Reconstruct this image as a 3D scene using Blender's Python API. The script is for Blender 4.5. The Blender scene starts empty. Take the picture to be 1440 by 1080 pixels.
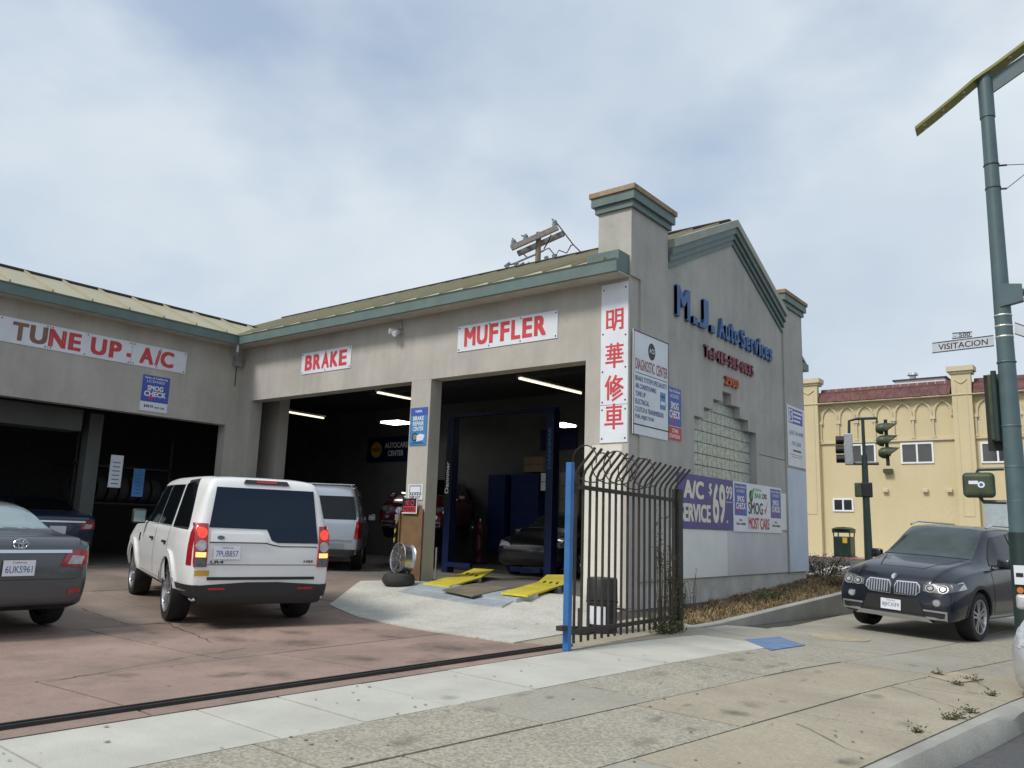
import bpy, bmesh, math, random
import numpy as np
from mathutils import Vector, Matrix
from mathutils.bvhtree import BVHTree
random.seed(7)
scene = bpy.context.scene
COL = scene.collection
R = math.radians

# ---------------------------------------------------------------- camera
CAMZ, FPX, CX, CY = 1.35, 1132.486, 720.0, 540.0
YAW, PITCH, ROLL = R(-38.388), R(10.114), R(-1.869)
_f = Vector((math.sin(YAW)*math.cos(PITCH), math.cos(YAW)*math.cos(PITCH), math.sin(PITCH)))
_r = Vector((math.cos(YAW), -math.sin(YAW), 0)); _d = _f.cross(_r)
_r2 = _r*math.cos(ROLL) + _d*math.sin(ROLL); _d2 = -_r*math.sin(ROLL) + _d*math.cos(ROLL)
cam = bpy.data.cameras.new('camera'); camo = bpy.data.objects.new('camera', cam); COL.objects.link(camo)
cam.sensor_width = 36; cam.lens = FPX/1440*36; cam.clip_end = 3000; cam.clip_start = .05
camo.matrix_world = Matrix(((_r2.x, -_d2.x, -_f.x, 0), (_r2.y, -_d2.y, -_f.y, 0), (_r2.z, -_d2.z, -_f.z, CAMZ), (0, 0, 0, 1)))
scene.camera = camo
# ---------------------------------------------------------------- sky, sun, exposure
SUN_AZ, SUN_EL = R(192), R(48)      # azimuth from +Y clockwise
w = bpy.data.worlds.new('World'); scene.world = w; w.use_nodes = True
nt = w.node_tree; nd = nt.nodes; nd.clear()
out = nd.new('ShaderNodeOutputWorld'); bg = nd.new('ShaderNodeBackground'); nt.links.new(bg.outputs[0], out.inputs[0])
sky = nd.new('ShaderNodeTexSky'); sky.sky_type = 'NISHITA'; sky.sun_disc = False
sky.sun_elevation = SUN_EL; sky.sun_rotation = SUN_AZ; sky.air_density = 1.2; sky.dust_density = 2.0
def wn(t, **k):
    n = nd.new(t)
    for a, b in k.items(): setattr(n, a, b)
    return n
tc = wn('ShaderNodeTexCoord'); mp = wn('ShaderNodeMapping'); mp.inputs['Scale'].default_value = (1, 1, 1.9)
nt.links.new(tc.outputs['Generated'], mp.inputs[0])
n1 = wn('ShaderNodeTexNoise'); n1.inputs['Scale'].default_value = 1.9; n1.inputs['Detail'].default_value = 7; n1.inputs['Roughness'].default_value = .5
n2 = wn('ShaderNodeTexNoise'); n2.inputs['Scale'].default_value = 2.8; n2.inputs['Detail'].default_value = 4
nt.links.new(mp.outputs[0], n1.inputs['Vector'])
mp2 = wn('ShaderNodeMapping'); mp2.inputs['Location'].default_value = (3.1, 1.7, .4); mp2.inputs['Scale'].default_value = (1, 1, 1.4)
nt.links.new(tc.outputs['Generated'], mp2.inputs[0]); nt.links.new(mp2.outputs[0], n2.inputs['Vector'])
cr = wn('ShaderNodeValToRGB'); cr.color_ramp.elements[0].position = .37; cr.color_ramp.elements[1].position = .55
cr.color_ramp.elements[0].color = (.42, .42, .42, 1); cr.color_ramp.elements[1].color = (1, 1, 1, 1)
nt.links.new(n1.outputs['Fac'], cr.inputs[0])
cc = wn('ShaderNodeValToRGB')            # cloud colour: greyer and whiter banks
cc.color_ramp.elements[0].position = .3; cc.color_ramp.elements[0].color = (.46, .545, .65, 1)
cc.color_ramp.elements[1].position = .68; cc.color_ramp.elements[1].color = (.66, .72, .77, 1)
nt.links.new(n2.outputs['Fac'], cc.inputs[0])
sm = wn('ShaderNodeMixRGB', blend_type='MULTIPLY'); sm.inputs[0].default_value = 1; sm.inputs[2].default_value = (.15, .15, .15, 1)
nt.links.new(sky.outputs[0], sm.inputs[1])
mx = wn('ShaderNodeMixRGB'); nt.links.new(cr.outputs[0], mx.inputs[0]); nt.links.new(sm.outputs[0], mx.inputs[1]); nt.links.new(cc.outputs[0], mx.inputs[2])
nt.links.new(mx.outputs[0], bg.inputs[0]); bg.inputs[1].default_value = 1.0
sl = bpy.data.lights.new('sun', 'SUN'); sl.energy = 2.2; sl.angle = R(14); sl.color = (1, .955, .88)
so = bpy.data.objects.new('sun', sl); COL.objects.link(so); so.location = (0, -20, 40)
sdir = Vector((math.sin(SUN_AZ)*math.cos(SUN_EL), math.cos(SUN_AZ)*math.cos(SUN_EL), math.sin(SUN_EL)))
so.rotation_euler = sdir.to_track_quat('Z', 'Y').to_euler()
vs = scene.view_settings; vs.view_transform = 'Standard'; vs.look = 'None'; vs.exposure = 0.2; vs.gamma = 1
scene.cycles.max_bounces = 6; scene.cycles.diffuse_bounces = 3; scene.cycles.glossy_bounces = 3; scene.cycles.transmission_bounces = 4
scene.cycles.use_denoising = True

# ---------------------------------------------------------------- pixel -> place
def ray(px, py): return _r2*((px-CX)/FPX) + _d2*((py-CY)/FPX) + _f
C0 = Vector((0, 0, CAMZ))
def onX(px, py, X): d = ray(px, py); return C0 + d*(X/d.x)
def onY(px, py, Y): d = ray(px, py); return C0 + d*(Y/d.y)
def at(px, py, t): return C0 + ray(px, py)*t
def sst(a, b, x):
    t = max(0., min(1., (x-a)/(b-a))); return t*t*(3-2*t)
def G(X, Y):
    z = max(-.05, min(.05, .02*(-3-X)))
    z -= .05*sst(5.5, 8, -X)
    if X > -5.6: z -= .13*sst(8, 14, Y)*sst(-5.6, -5.2, X)
    if X < -5.2:
        z = max(z, .28*sst(8.0, 11.2, Y)*sst(5.9, 7.6, -X), .28*sst(10.3, 16.5, -X))
    return z
def onG(px, py, dz=0):
    d = ray(px, py); t = 2.0
    while t < 60:
        p = C0 + d*t
        if p.z <= G(p.x, p.y)+dz: break
        t += .25
    lo, hi = t-.25, t
    for i in range(18):
        m = (lo+hi)/2; p = C0 + d*m
        if p.z <= G(p.x, p.y)+dz: hi = m
        else: lo = m
    return C0 + d*hi

# ---------------------------------------------------------------- materials
MAT = {}
def M(name, col, rough=.6, metal=0., var=.12, scale=6., bump=0., bscale=60., coat=0., streak=0., dirt=0., dcol=(.10, .085, .07), pos=True, spec=.5, emit=0., speck=0.):
    if name in MAT: return MAT[name]
    m = bpy.data.materials.new(name); m.use_nodes = True; MAT[name] = m
    t = m.node_tree; n = t.nodes; b = n['Principled BSDF']; L = t.links.new
    b.inputs['Roughness'].default_value = rough; b.inputs['Metallic'].default_value = metal
    b.inputs['Specular IOR Level'].default_value = spec
    if coat: b.inputs['Coat Weight'].default_value = coat; b.inputs['Coat Roughness'].default_value = .04
    if emit:
        b.inputs['Emission Color'].default_value = (*col, 1); b.inputs['Emission Strength'].default_value = emit
    c4 = (*col, 1)
    if var == 0 and not (bump or streak or dirt or speck): b.inputs['Base Color'].default_value = c4; return m
    if pos: src = n.new('ShaderNodeNewGeometry').outputs['Position']
    else: src = n.new('ShaderNodeTexCoord').outputs['Object']
    def noise(sc, det=4, vec=None, rough=.55):
        q = n.new('ShaderNodeTexNoise'); q.inputs['Scale'].default_value = sc; q.inputs['Detail'].default_value = det; q.inputs['Roughness'].default_value = rough
        L(vec or src, q.inputs['Vector']); return q.outputs['Fac']
    def ramp(f, a, bb, c0, c1):
        q = n.new('ShaderNodeValToRGB'); q.color_ramp.elements[0].position = a; q.color_ramp.elements[1].position = bb
        q.color_ramp.elements[0].color = c0; q.color_ramp.elements[1].color = c1; L(f, q.inputs[0]); return q.outputs[0]
    def mixc(f, a, bb, mode='MIX'):
        q = n.new('ShaderNodeMixRGB'); q.blend_type = mode
        for i, v in ((0, f), (1, a), (2, bb)):
            if hasattr(v, 'links'): L(v, q.inputs[i])
            else: q.inputs[i].default_value = v if i else v
        return q.outputs[0]
    lo = tuple(x*(1-var) for x in col)+(1,); hi = tuple(min(1, x*(1+var)) for x in col)+(1,)
    c = ramp(noise(scale, 6), .3, .7, lo, hi)
    if speck:
        v = n.new('ShaderNodeTexVoronoi'); v.inputs['Scale'].default_value = 55; L(src, v.inputs['Vector'])
        g = n.new('ShaderNodeSeparateColor'); L(v.outputs['Color'], g.inputs[0])
        c = mixc(speck, c, ramp(g.outputs[0], .1, .9, tuple(x*.45 for x in col)+(1,), tuple(min(1, x*1.55) for x in col)+(1,)))
    if streak:
        mp = n.new('ShaderNodeMapping'); mp.inputs['Scale'].default_value = (2.2, 2.2, .3); L(src, mp.inputs[0])
        s = ramp(noise(1.5, 7, mp.outputs[0], .62), .40, .75, (0, 0, 0, 1), (1, 1, 1, 1))
        c = mixc(mixc(1, s, (streak,)*3+(1,), 'MULTIPLY'), c, tuple(x*.68 for x in col)+(1,))
    if dirt:
        s = ramp(noise(.9, 8, None, .65), .48, .66, (0, 0, 0, 1), (1, 1, 1, 1))
        s2 = ramp(noise(5.5, 6, None, .7), .56, .66, (0, 0, 0, 1), (1, 1, 1, 1))
        c = mixc(mixc(1, s, (dirt,)*3+(1,), 'MULTIPLY'), c, (*dcol, 1))
        c = mixc(mixc(1, s2, (dirt*.6,)*3+(1,), 'MULTIPLY'), c, (*dcol, 1))
    L(c, b.inputs['Base Color'])
    rr = n.new('ShaderNodeMapRange'); rr.inputs['To Min'].default_value = max(0, rough-.08); rr.inputs['To Max'].default_value = min(1, rough+.08)
    if rough > .15: L(noise(scale*3, 3), rr.inputs[0]); L(rr.outputs[0], b.inputs['Roughness'])
    if bump:
        bp = n.new('ShaderNodeBump'); bp.inputs['Strength'].default_value = bump; bp.inputs['Distance'].default_value = .01
        L(noise(bscale, 6), bp.inputs['Height']); L(bp.outputs[0], b.inputs['Normal'])
    return m
M('stucco', (.46, .435, .39), .9, var=.09, scale=1.1, bump=.35, bscale=38, streak=.45, dirt=.22, dcol=(.24, .22, .19))
M('stucco_side', (.45, .435, .40), .9, var=.11, scale=.8, bump=.35, bscale=38, streak=.5, dirt=.25, dcol=(.2, .19, .17))
M('patch_pale', (.76, .77, .74), .85, var=.07, scale=1.2, streak=.15)
M('patch_grey', (.60, .60, .60), .85, var=.08, scale=1.2, streak=.3)
M('patch_blue', (.58, .64, .73), .85, var=.06, scale=1.5, streak=.25)
M('base_concrete', (.55, .54, .50), .9, var=.15, scale=2, bump=.5, bscale=30, streak=.4, dirt=.25)
M('green_trim', (.115, .165, .155), .5, var=.12, scale=3, streak=.2)
M('green_trim_light', (.31, .32, .25), .5, var=.12, scale=4)
M('rust', (.29, .215, .14), .85, var=.35, scale=4, dirt=.4, dcol=(.30, .13, .05))
M('roof_metal', (.38, .35, .235), .5, var=.08, scale=2, streak=.15)
M('roof_edge', (.03, .03, .035), .6)
M('soffit', (.50, .47, .41), .8)
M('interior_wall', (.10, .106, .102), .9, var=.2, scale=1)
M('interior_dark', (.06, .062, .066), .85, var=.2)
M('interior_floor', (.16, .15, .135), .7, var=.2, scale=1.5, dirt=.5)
M('sign_white', (.72, .75, .80), .45, var=.05, scale=3, dirt=.08)
M('red_paint', (.56, .055, .065), .55, var=.15, scale=12)
M('faded_red', (.24, .13, .09), .7, var=.2, scale=12)
M('sign_blue', (.055, .10, .42), .45, var=.05)
M('ink_blue', (.03, .10, .28), .5, var=0)
M('ink_black', (.015, .015, .018), .5, var=0)
M('ink_white', (.80, .80, .80), .5, var=0)
M('ink_maroon', (.33, .06, .07), .5, var=0)
M('ink_cream', (.74, .70, .60), .5, var=.05)
M('ink_green', (.09, .36, .10), .5, var=0)
M('banner_purple', (.085, .075, .25), .5, var=.08, scale=2)
M('letter_blue', (.04, .115, .29), .5, var=.2, scale=4)
M('letter_maroon', (.22, .05, .075), .55, var=.15)
M('letter_orange', (.45, .10, .04), .55, var=.15)
M('poster_blue', (.06, .22, .46), .35, var=.25, scale=4)
M('glass_block', (.36, .41, .37), .12, var=.35, scale=16, bump=.6, bscale=28, spec=.8)
M('mortar', (.30, .31, .28), .8)
M('black_iron', (.022, .021, .02), .55, var=.3, scale=10)
M('rusty_iron', (.034, .027, .023), .7, var=.35, scale=14)
M('blue_paint', (.03, .145, .38), .45, var=.15, scale=5, dirt=.12)
M('galv', (.42, .44, .45), .4, .7, var=.15, scale=9)
M('plate_steel', (.42, .47, .51), .5, .3, var=.12, scale=5, dirt=.15)
M('yellow_paint', (.66, .56, .06), .5, var=.12, scale=5, dirt=.25)
M('lift_blue', (.006, .013, .06), .4, var=.2)
M('brown_board', (.17, .095, .045), .75, var=.25, scale=4, streak=.3)
M('rubber', (.012, .012, .013), .75, var=.2)
M('rubber_dusty', (.035, .034, .033), .8, var=.25)
M('black_plastic', (.02, .02, .021), .5, var=.15)
M('gas_red', (.17, .022, .028), .45, var=.15)
M('wood', (.30, .21, .11), .7, var=.2)
M('lamp_on', (1, .98, .94), .5, var=0, emit=10)
M('tube_on', (1, .88, .68), .5, var=0, emit=1.4)
M('cabinet_blue', (.007, .02, .10), .4)
M('carton', (.22, .16, .10), .8)
M('asphalt', (.085, .086, .088), .9, var=.22, scale=1.4, bump=.6, bscale=90, dirt=.25, dcol=(.035, .035, .035), speck=.25)
M('sign_grey', (.54, .57, .60), .4, .2, var=.06)
M('road_white', (.62, .62, .60), .8, var=.15)
M('concrete_pale', (.48, .475, .42), .88, var=.10, scale=1.7, bump=.35, bscale=70, dirt=.18, dcol=(.25, .24, .20))
M('concrete_grain', (.335, .31, .25), .9, var=.14, scale=1.2, bump=.5, bscale=70, dirt=.22, dcol=(.18, .165, .13), speck=.42)
M('concrete_tan', (.35, .31, .235), .9, var=.13, scale=1.1, bump=.4, bscale=70, dirt=.28, dcol=(.19, .17, .135), speck=.16)
M('concrete_grey', (.335, .315, .265), .9, var=.12, scale=1.2, bump=.4, bscale=70, dirt=.22, dcol=(.2, .18, .15), speck=.15)
M('pink_concrete', (.29, .205, .17), .85, var=.2, scale=1.0, bump=.35, bscale=60, dirt=.55, dcol=(.13, .105, .09), speck=.10)
M('brown_concrete', (.235, .185, .155), .85, var=.16, scale=1.0, bump=.35, bscale=60, dirt=.45, dcol=(.10, .085, .075))
M('apron', (.50, .49, .44), .88, var=.14, scale=1.4, bump=.4, bscale=60, dirt=.28, dcol=(.23, .22, .19), speck=.25)
M('joint', (.055, .05, .042), .95)
M('kerb', (.34, .335, .30), .9, var=.14, scale=2, bump=.5, bscale=50, dirt=.25)
M('red_kerb', (.32, .10, .09), .8)
M('blue_mark', (.13, .21, .36), .85, var=.2, scale=5, dirt=.35, dcol=(.2, .22, .25))
M('soil', (.165, .125, .075), .95, var=.3, scale=5, bump=.8, bscale=25)
M('dry_grass', (.29, .215, .11), .8, var=.35, scale=3)
M('dry_grass_b', (.20, .14, .07), .8, var=.35, scale=3)
M('weed', (.075, .10, .03), .7, var=.35, scale=6)
M('weed_dark', (.035, .05, .02), .7, var=.3, scale=6)
M('weed_brown', (.13, .085, .045), .8, var=.3, scale=6)
M('twig', (.10, .075, .05), .9)
M('yellow_stucco', (.60, .51, .315), .9, var=.05, scale=.5, bump=.3, bscale=20, streak=.12)
M('yellow_trim', (.59, .51, .355), .85, var=.05)
M('yellow_patch', (.59, .50, .31), .9, var=.05)
M('shingle', (.135, .06, .056), .85, var=.3, scale=3, bump=.3)
M('white_frame', (.78, .80, .82), .4, var=.03)
M('window_dark', (.035, .04, .05), .08, var=.3, scale=.6, spec=.8)
M('far_door', (.34, .40, .43), .6)
M('pole_green', (.075, .12, .13), .45, var=.12, scale=3)
M('pole_dark', (.02, .037, .034), .4, var=.2, scale=5)
M('signal_green', (.045, .062, .030), .5, var=.3, scale=6)
M('signal_black', (.012, .012, .014), .5)
M('olive', (.20, .20, .035), .5, var=.1)
M('bolt', (.6, .6, .55), .4, .5)
M('can_green', (.010, .026, .022), .4, var=.15)
M('can_yellow', (.55, .33, .03), .5)
M('wood_pole', (.23, .18, .135), .9, var=.25, scale=6, streak=.5)
M('wood_pole_grey', (.25, .23, .21), .9, var=.25, scale=6)
M('insulator', (.16, .19, .21), .35)
M('wire', (.05, .05, .055), .6)
def stain_mat(name, col, amount):
    m = M(name, col, .85, var=.2, scale=6); t = m.node_tree; n = t.nodes; L = t.links.new; b = n['Principled BSDF']
    tc_ = n.new('ShaderNodeTexCoord'); mp_ = n.new('ShaderNodeMapping'); mp_.inputs['Location'].default_value = (-1, -1, -1); mp_.inputs['Scale'].default_value = (2, 2, 2); L(tc_.outputs['Generated'], mp_.inputs[0])
    sx = n.new('ShaderNodeSeparateXYZ'); L(mp_.outputs[0], sx.inputs[0]); cb = n.new('ShaderNodeCombineXYZ'); L(sx.outputs[0], cb.inputs[0]); L(sx.outputs[1], cb.inputs[1])
    ln = n.new('ShaderNodeVectorMath'); ln.operation = 'LENGTH'; L(cb.outputs[0], ln.inputs[0])
    g_ = n.new('ShaderNodeNewGeometry'); nz = n.new('ShaderNodeTexNoise'); nz.inputs['Scale'].default_value = 9; nz.inputs['Detail'].default_value = 6; L(g_.outputs['Position'], nz.inputs['Vector'])
    ad = n.new('ShaderNodeMath'); ad.operation = 'MULTIPLY_ADD'; ad.inputs[1].default_value = 1.5; L(nz.outputs['Fac'], ad.inputs[0]); L(ln.outputs['Value'], ad.inputs[2])
    mr = n.new('ShaderNodeMapRange'); mr.inputs['From Min'].default_value = .75; mr.inputs['From Max'].default_value = 1.55; mr.inputs['To Min'].default_value = amount; mr.inputs['To Max'].default_value = 0; L(ad.outputs[0], mr.inputs[0])
    tr = n.new('ShaderNodeBsdfTransparent'); ms = n.new('ShaderNodeMixShader'); L(mr.outputs[0], ms.inputs[0]); L(tr.outputs[0], ms.inputs[1]); L(b.outputs[0], ms.inputs[2]); L(ms.outputs[0], n['Material Output'].inputs[0])
# car finishes
def paint(name, col, metal=.0, rough=.35): return M(name, col, rough, metal, var=.03, scale=2, coat=.6, pos=False)
paint('paint_white', (.74, .75, .74), 0, .4)
paint('paint_grey', (.095, .10, .108), .5, .35)
paint('paint_navy', (.007, .010, .021), .25, .3)
paint('paint_silver', (.42, .46, .52), .55, .35)
paint('paint_red', (.16, .012, .018), .2, .3)
paint('paint_black', (.014, .015, .018), .1, .3)
paint('paint_darkblue', (.02, .035, .075), .3, .3)
paint('paint_lightsilver', (.55, .56, .57), .5, .35)
M('car_glass', (.006, .008, .010), .04, var=0, spec=.35)
M('car_glass_blue', (.006, .014, .032), .04, var=0, spec=.3)
M('car_glass_grey', (.035, .05, .05), .05, var=.35, scale=2.5, spec=.6, pos=False)
M('car_glass_sky', (.20, .27, .28), .06, var=.12, scale=1.2, spec=.9, pos=False, coat=.5)
M('car_seam', (.02, .02, .02), .8, var=0)
M('car_trim', (.018, .018, .019), .55, var=.1)
M('chrome', (.66, .67, .69), .22, 1., var=0)
M('alloy', (.50, .51, .53), .28, .9, var=.06, pos=False)
M('lamp_red', (.34, .012, .02), .15, var=.2, scale=20, coat=.8, pos=False)
M('lamp_red_lit', (.9, .05, .03), .3, var=.3, scale=40, pos=False, emit=.7)
M('lamp_amber_lit', (1, .60, .20), .3, var=0, emit=.9)
M('lamp_clear', (.42, .43, .45), .3, .1, var=.25, scale=14, coat=.15, pos=False)
M('lamp_dark', (.10, .11, .12), .35, 0, var=.4, scale=18, coat=.15, pos=False)
M('lamp_orange', (.62, .20, .05), .2, var=.1, coat=.6)
M('plate', (.74, .76, .80), .5, var=.03)

# ---------------------------------------------------------------- mesh helpers
ORG = {}
class MB:
    def __init__(s): s.v = []; s.f = []
    def add(s, vs, fs):
        o = len(s.v); s.v += [tuple(p) for p in vs]; s.f += [tuple(i+o for i in f) for f in fs]; return s
    def box(s, x0, x1, y0, y1, z0, z1):
        return s.add([(x0,y0,z0),(x1,y0,z0),(x1,y1,z0),(x0,y1,z0),(x0,y0,z1),(x1,y0,z1),(x1,y1,z1),(x0,y1,z1)],
                     [(3,2,1,0),(4,5,6,7),(0,1,5,4),(1,2,6,5),(2,3,7,6),(3,0,4,7)])
    def obox(s, c, ax, ay, az):     # oriented box from centre and three half-axis vectors
        c, ax, ay, az = map(Vector, (c, ax, ay, az)); q = []
        for sz in (-1, 1):
            for sx, sy in ((-1,-1),(1,-1),(1,1),(-1,1)): q.append(c+ax*sx+ay*sy+az*sz)
        return s.add(q, [(3,2,1,0),(4,5,6,7),(0,1,5,4),(1,2,6,5),(2,3,7,6),(3,0,4,7)])
    def bar(s, p0, p1, w, h=None, up=(0,0,1)):
        p0, p1 = Vector(p0), Vector(p1); d = (p1-p0); L = d.length; d.normalize(); h = h or w
        u = Vector(up)
        if abs(d.dot(u)) > .98: u = Vector((1, 0, 0))
        a = d.cross(u).normalized(); b = a.cross(d).normalized()
        return s.obox((p0+p1)/2, d*(L/2), a*(w/2), b*(h/2))
    def tube(s, pts, r, n=8, cap=True):
        pts = [Vector(p) for p in pts]; rr = r if isinstance(r, (list, tuple)) else [r]*len(pts)
        ring = []; a = None; o = len(s.v)
        for i, p in enumerate(pts):
            d = (pts[min(i+1, len(pts)-1)]-pts[max(i-1, 0)]).normalized()
            if a is None:
                a = d.cross(Vector((0, 0, 1)) if abs(d.z) < .9 else Vector((1, 0, 0))).normalized()
            else:
                a = (a-d*a.dot(d)).normalized()
            b = d.cross(a)
            for k in range(n):
                t = 2*math.pi*k/n; s.v.append(tuple(p+(a*math.cos(t)+b*math.sin(t))*rr[i]))
        for i in range(len(pts)-1):
            for k in range(n):
                k2 = (k+1) % n; s.f.append((o+i*n+k, o+i*n+k2, o+(i+1)*n+k2, o+(i+1)*n+k))
        if cap:
            s.f.append(tuple(o+k for k in reversed(range(n)))); s.f.append(tuple(o+(len(pts)-1)*n+k for k in range(n)))
        return s
    def lathe(s, prof, c=(0,0,0), axis='z', n=24):   # prof: (radius, height)
        o = len(s.v); c = Vector(c)
        for r, h in prof:
            for k in range(n):
                t = 2*math.pi*k/n; x, y = r*math.cos(t), r*math.sin(t)
                p = {'z': (x, y, h), 'y': (x, h, y), 'x': (h, x, y)}[axis]; s.v.append(tuple(c+Vector(p)))
        for i in range(len(prof)-1):
            for k in range(n):
                k2 = (k+1) % n; s.f.append((o+i*n+k, o+i*n+k2, o+(i+1)*n+k2, o+(i+1)*n+k))
        return s
    def prism(s, poly, a, b):       # poly: list of 3D points; extruded by vector b-a
        o = len(s.v); n = len(poly); d = Vector(b)-Vector(a)
        s.v += [tuple(Vector(p)) for p in poly] + [tuple(Vector(p)+d) for p in poly]
        s.f.append(tuple(o+i for i in range(n))); s.f.append(tuple(o+n+i for i in reversed(range(n))))
        for i in range(n):
            j = (i+1) % n; s.f.append((o+i, o+n+i, o+n+j, o+j))
        return s
    def quad(s, a, b, c, d): return s.add([a, b, c, d], [(0, 1, 2, 3)])
    def build(s, name, mat, parent=None, smooth=False, bevel=0):
        me = bpy.data.meshes.new(name); org = Vector((0, 0, 0))
        if parent is not None: org = ORG.get(parent, org)
        me.from_pydata([tuple(Vector(p)-org) for p in s.v], [], s.f)
        bm = bmesh.new(); bm.from_mesh(me); bmesh.ops.recalc_face_normals(bm, faces=bm.faces)
        if bevel:
            bmesh.ops.bevel(bm, geom=[e for e in bm.edges if len(e.link_faces) == 2 and e.calc_face_angle(0) > .6], offset=bevel, segments=3, profile=.5, affect='EDGES', clamp_overlap=True)
        bm.to_mesh(me); bm.free()
        me.materials.append(MAT[mat] if isinstance(mat, str) else mat)
        if smooth: me.shade_smooth(); me.set_sharp_from_angle(angle=R(40))
        o = bpy.data.objects.new(name, me); COL.objects.link(o)
        if parent is not None:
            o.parent = parent; ORG[o] = org
        return o
def thing(name, loc, label, cat, group=None, rot=0):
    o = bpy.data.objects.new(name, None); o.empty_display_size = .2; COL.objects.link(o)
    o.location = loc; o['label'] = label; o['category'] = cat
    if group: o['group'] = group
    ORG[o] = Vector(loc) if rot is not None and rot == 0 else Vector((0, 0, 0))
    if rot: o.rotation_euler = (0, 0, rot)
    return o
def tag(o, label=None, cat=None, group=None, kind=None):
    for k, v in (('label', label), ('category', cat), ('group', group), ('kind', kind)):
        if v: o[k] = v
    return o
def text_mesh(txt, bold=.0, res=3):
    cu = bpy.data.curves.new('t', 'FONT'); cu.body = txt; cu.resolution_u = res; cu.offset = bold; cu.size = 1
    ob = bpy.data.objects.new('t', cu); COL.objects.link(ob)
    dg = bpy.context.evaluated_depsgraph_get(); me = bpy.data.meshes.new_from_object(ob.evaluated_get(dg))
    v = [p.co.copy() for p in me.vertices]; f = [tuple(p.vertices) for p in me.polygons]
    bpy.data.objects.remove(ob); bpy.data.curves.remove(cu); bpy.data.meshes.remove(me)
    return v, f
def text(txt, bl, ux, uz, mat, parent, name='lettering', bold=.012, depth=0., off=.004, res=3):
    """glyphs stretched over the box that starts at bl and spans vectors ux (width) and uz (height)"""
    v, f = text_mesh(txt, 0, res)
    sh = [(0, 0)] if bold < .008 else [(-bold, -bold*.6), (bold, -bold*.6), (-bold, bold*.6), (bold, bold*.6)]
    b = bold if bold >= .008 else 0
    x0 = min(p.x for p in v)-b; x1 = max(p.x for p in v)+b; y0 = min(p.y for p in v)-b*.6; y1 = max(p.y for p in v)+b*.6
    bl, ux, uz = Vector(bl), Vector(ux), Vector(uz); nrm = ux.cross(uz).normalized(); mb = MB()
    for k, (sx, sy) in enumerate(sh):
        q = [bl + ux*((p.x+sx-x0)/(x1-x0)) + uz*((p.y+sy-y0)/(y1-y0)) + nrm*(off+depth+k*.0004) for p in v]
        o = len(mb.v); mb.add(q, f)
        if depth:
            n = len(q); mb.v += [tuple(p-nrm*depth) for p in q]; ed = {}
            for t in f:
                for i in range(len(t)):
                    e = (t[i], t[(i+1) % len(t)]); ed.setdefault(tuple(sorted(e)), []).append(e)
            for k_, es in ed.items():
                if len(es) == 1: a_, b_ = es[0]; mb.f.append((o+a_, o+b_, o+b_+n, o+a_+n))
    return mb.build(name, mat, parent)
# ================================================================= ground
def sheet(poly, dz, name, mat, parent=None, sp=.6, skirt=.03, zf=None):
    """a slab with the given outline (x, y), its top following the ground, with a skirt"""
    zf = zf or G; bm = bmesh.new(); vs = [bm.verts.new((x, y, 0)) for x, y in poly]; bm.faces.new(vs)
    xs = [p[0] for p in poly]; ys = [p[1] for p in poly]
    for ax, lo, hi in ((0, min(xs), max(xs)), (1, min(ys), max(ys))):
        k = math.ceil(lo/sp)*sp
        while k < hi:
            co = [0, 0, 0]; no = [0, 0, 0]; co[ax] = k; no[ax] = 1
            bmesh.ops.bisect_plane(bm, geom=bm.verts[:]+bm.edges[:]+bm.faces[:], plane_co=co, plane_no=no); k += sp
    for v in bm.verts: v.co.z = zf(v.co.x, v.co.y) + dz
    if skirt:
        be = [e for e in bm.edges if len(e.link_faces) == 1]
        r = bmesh.ops.extrude_edge_only(bm, edges=be)
        for v in r['geom']:
            if isinstance(v, bmesh.types.BMVert): v.co.z -= skirt
    for f in bm.faces:
        if abs(f.normal.z) > .5 and f.normal.z < 0: f.normal_flip()
    me = bpy.data.meshes.new(name); bm.to_mesh(me); bm.free(); me.materials.append(MAT[mat])
    o = bpy.data.objects.new(name, me); COL.objects.link(o)
    if parent is not None:
        org = ORG.get(parent, Vector((0, 0, 0))); me.transform(Matrix.Translation(-org)); o.parent = parent; ORG[o] = org
    return o
def lerp(a, b, t): return a+(b-a)*t
# main sheet to the horizon; the cross street climbs beyond the shop
def road_z(X, Y): return -.17 - .15*sst(7, 13, Y) + .90*sst(20.5, 36, Y)
mb = MB(); xs = [-900, -300, -120, -60, -40, -30, -25, -20, -15, -10, -5, 0, 5, 10, 20, 40, 120, 900]
ys = [-900, -200, -60, -20, -8, 0, 6, 12, 18, 20, 22, 24, 26, 28, 30, 32, 34, 36, 40, 60, 120, 300, 900]
for y in ys:
    for x in xs: mb.v.append((x, y, road_z(x, y)))
for j in range(len(ys)-1):
    for i in range(len(xs)-1): a = j*len(xs)+i; mb.f.append((a, a+1, a+1+len(xs), a+len(xs)))
tag(mb.build('street', 'asphalt', smooth=True), kind='structure')
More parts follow.
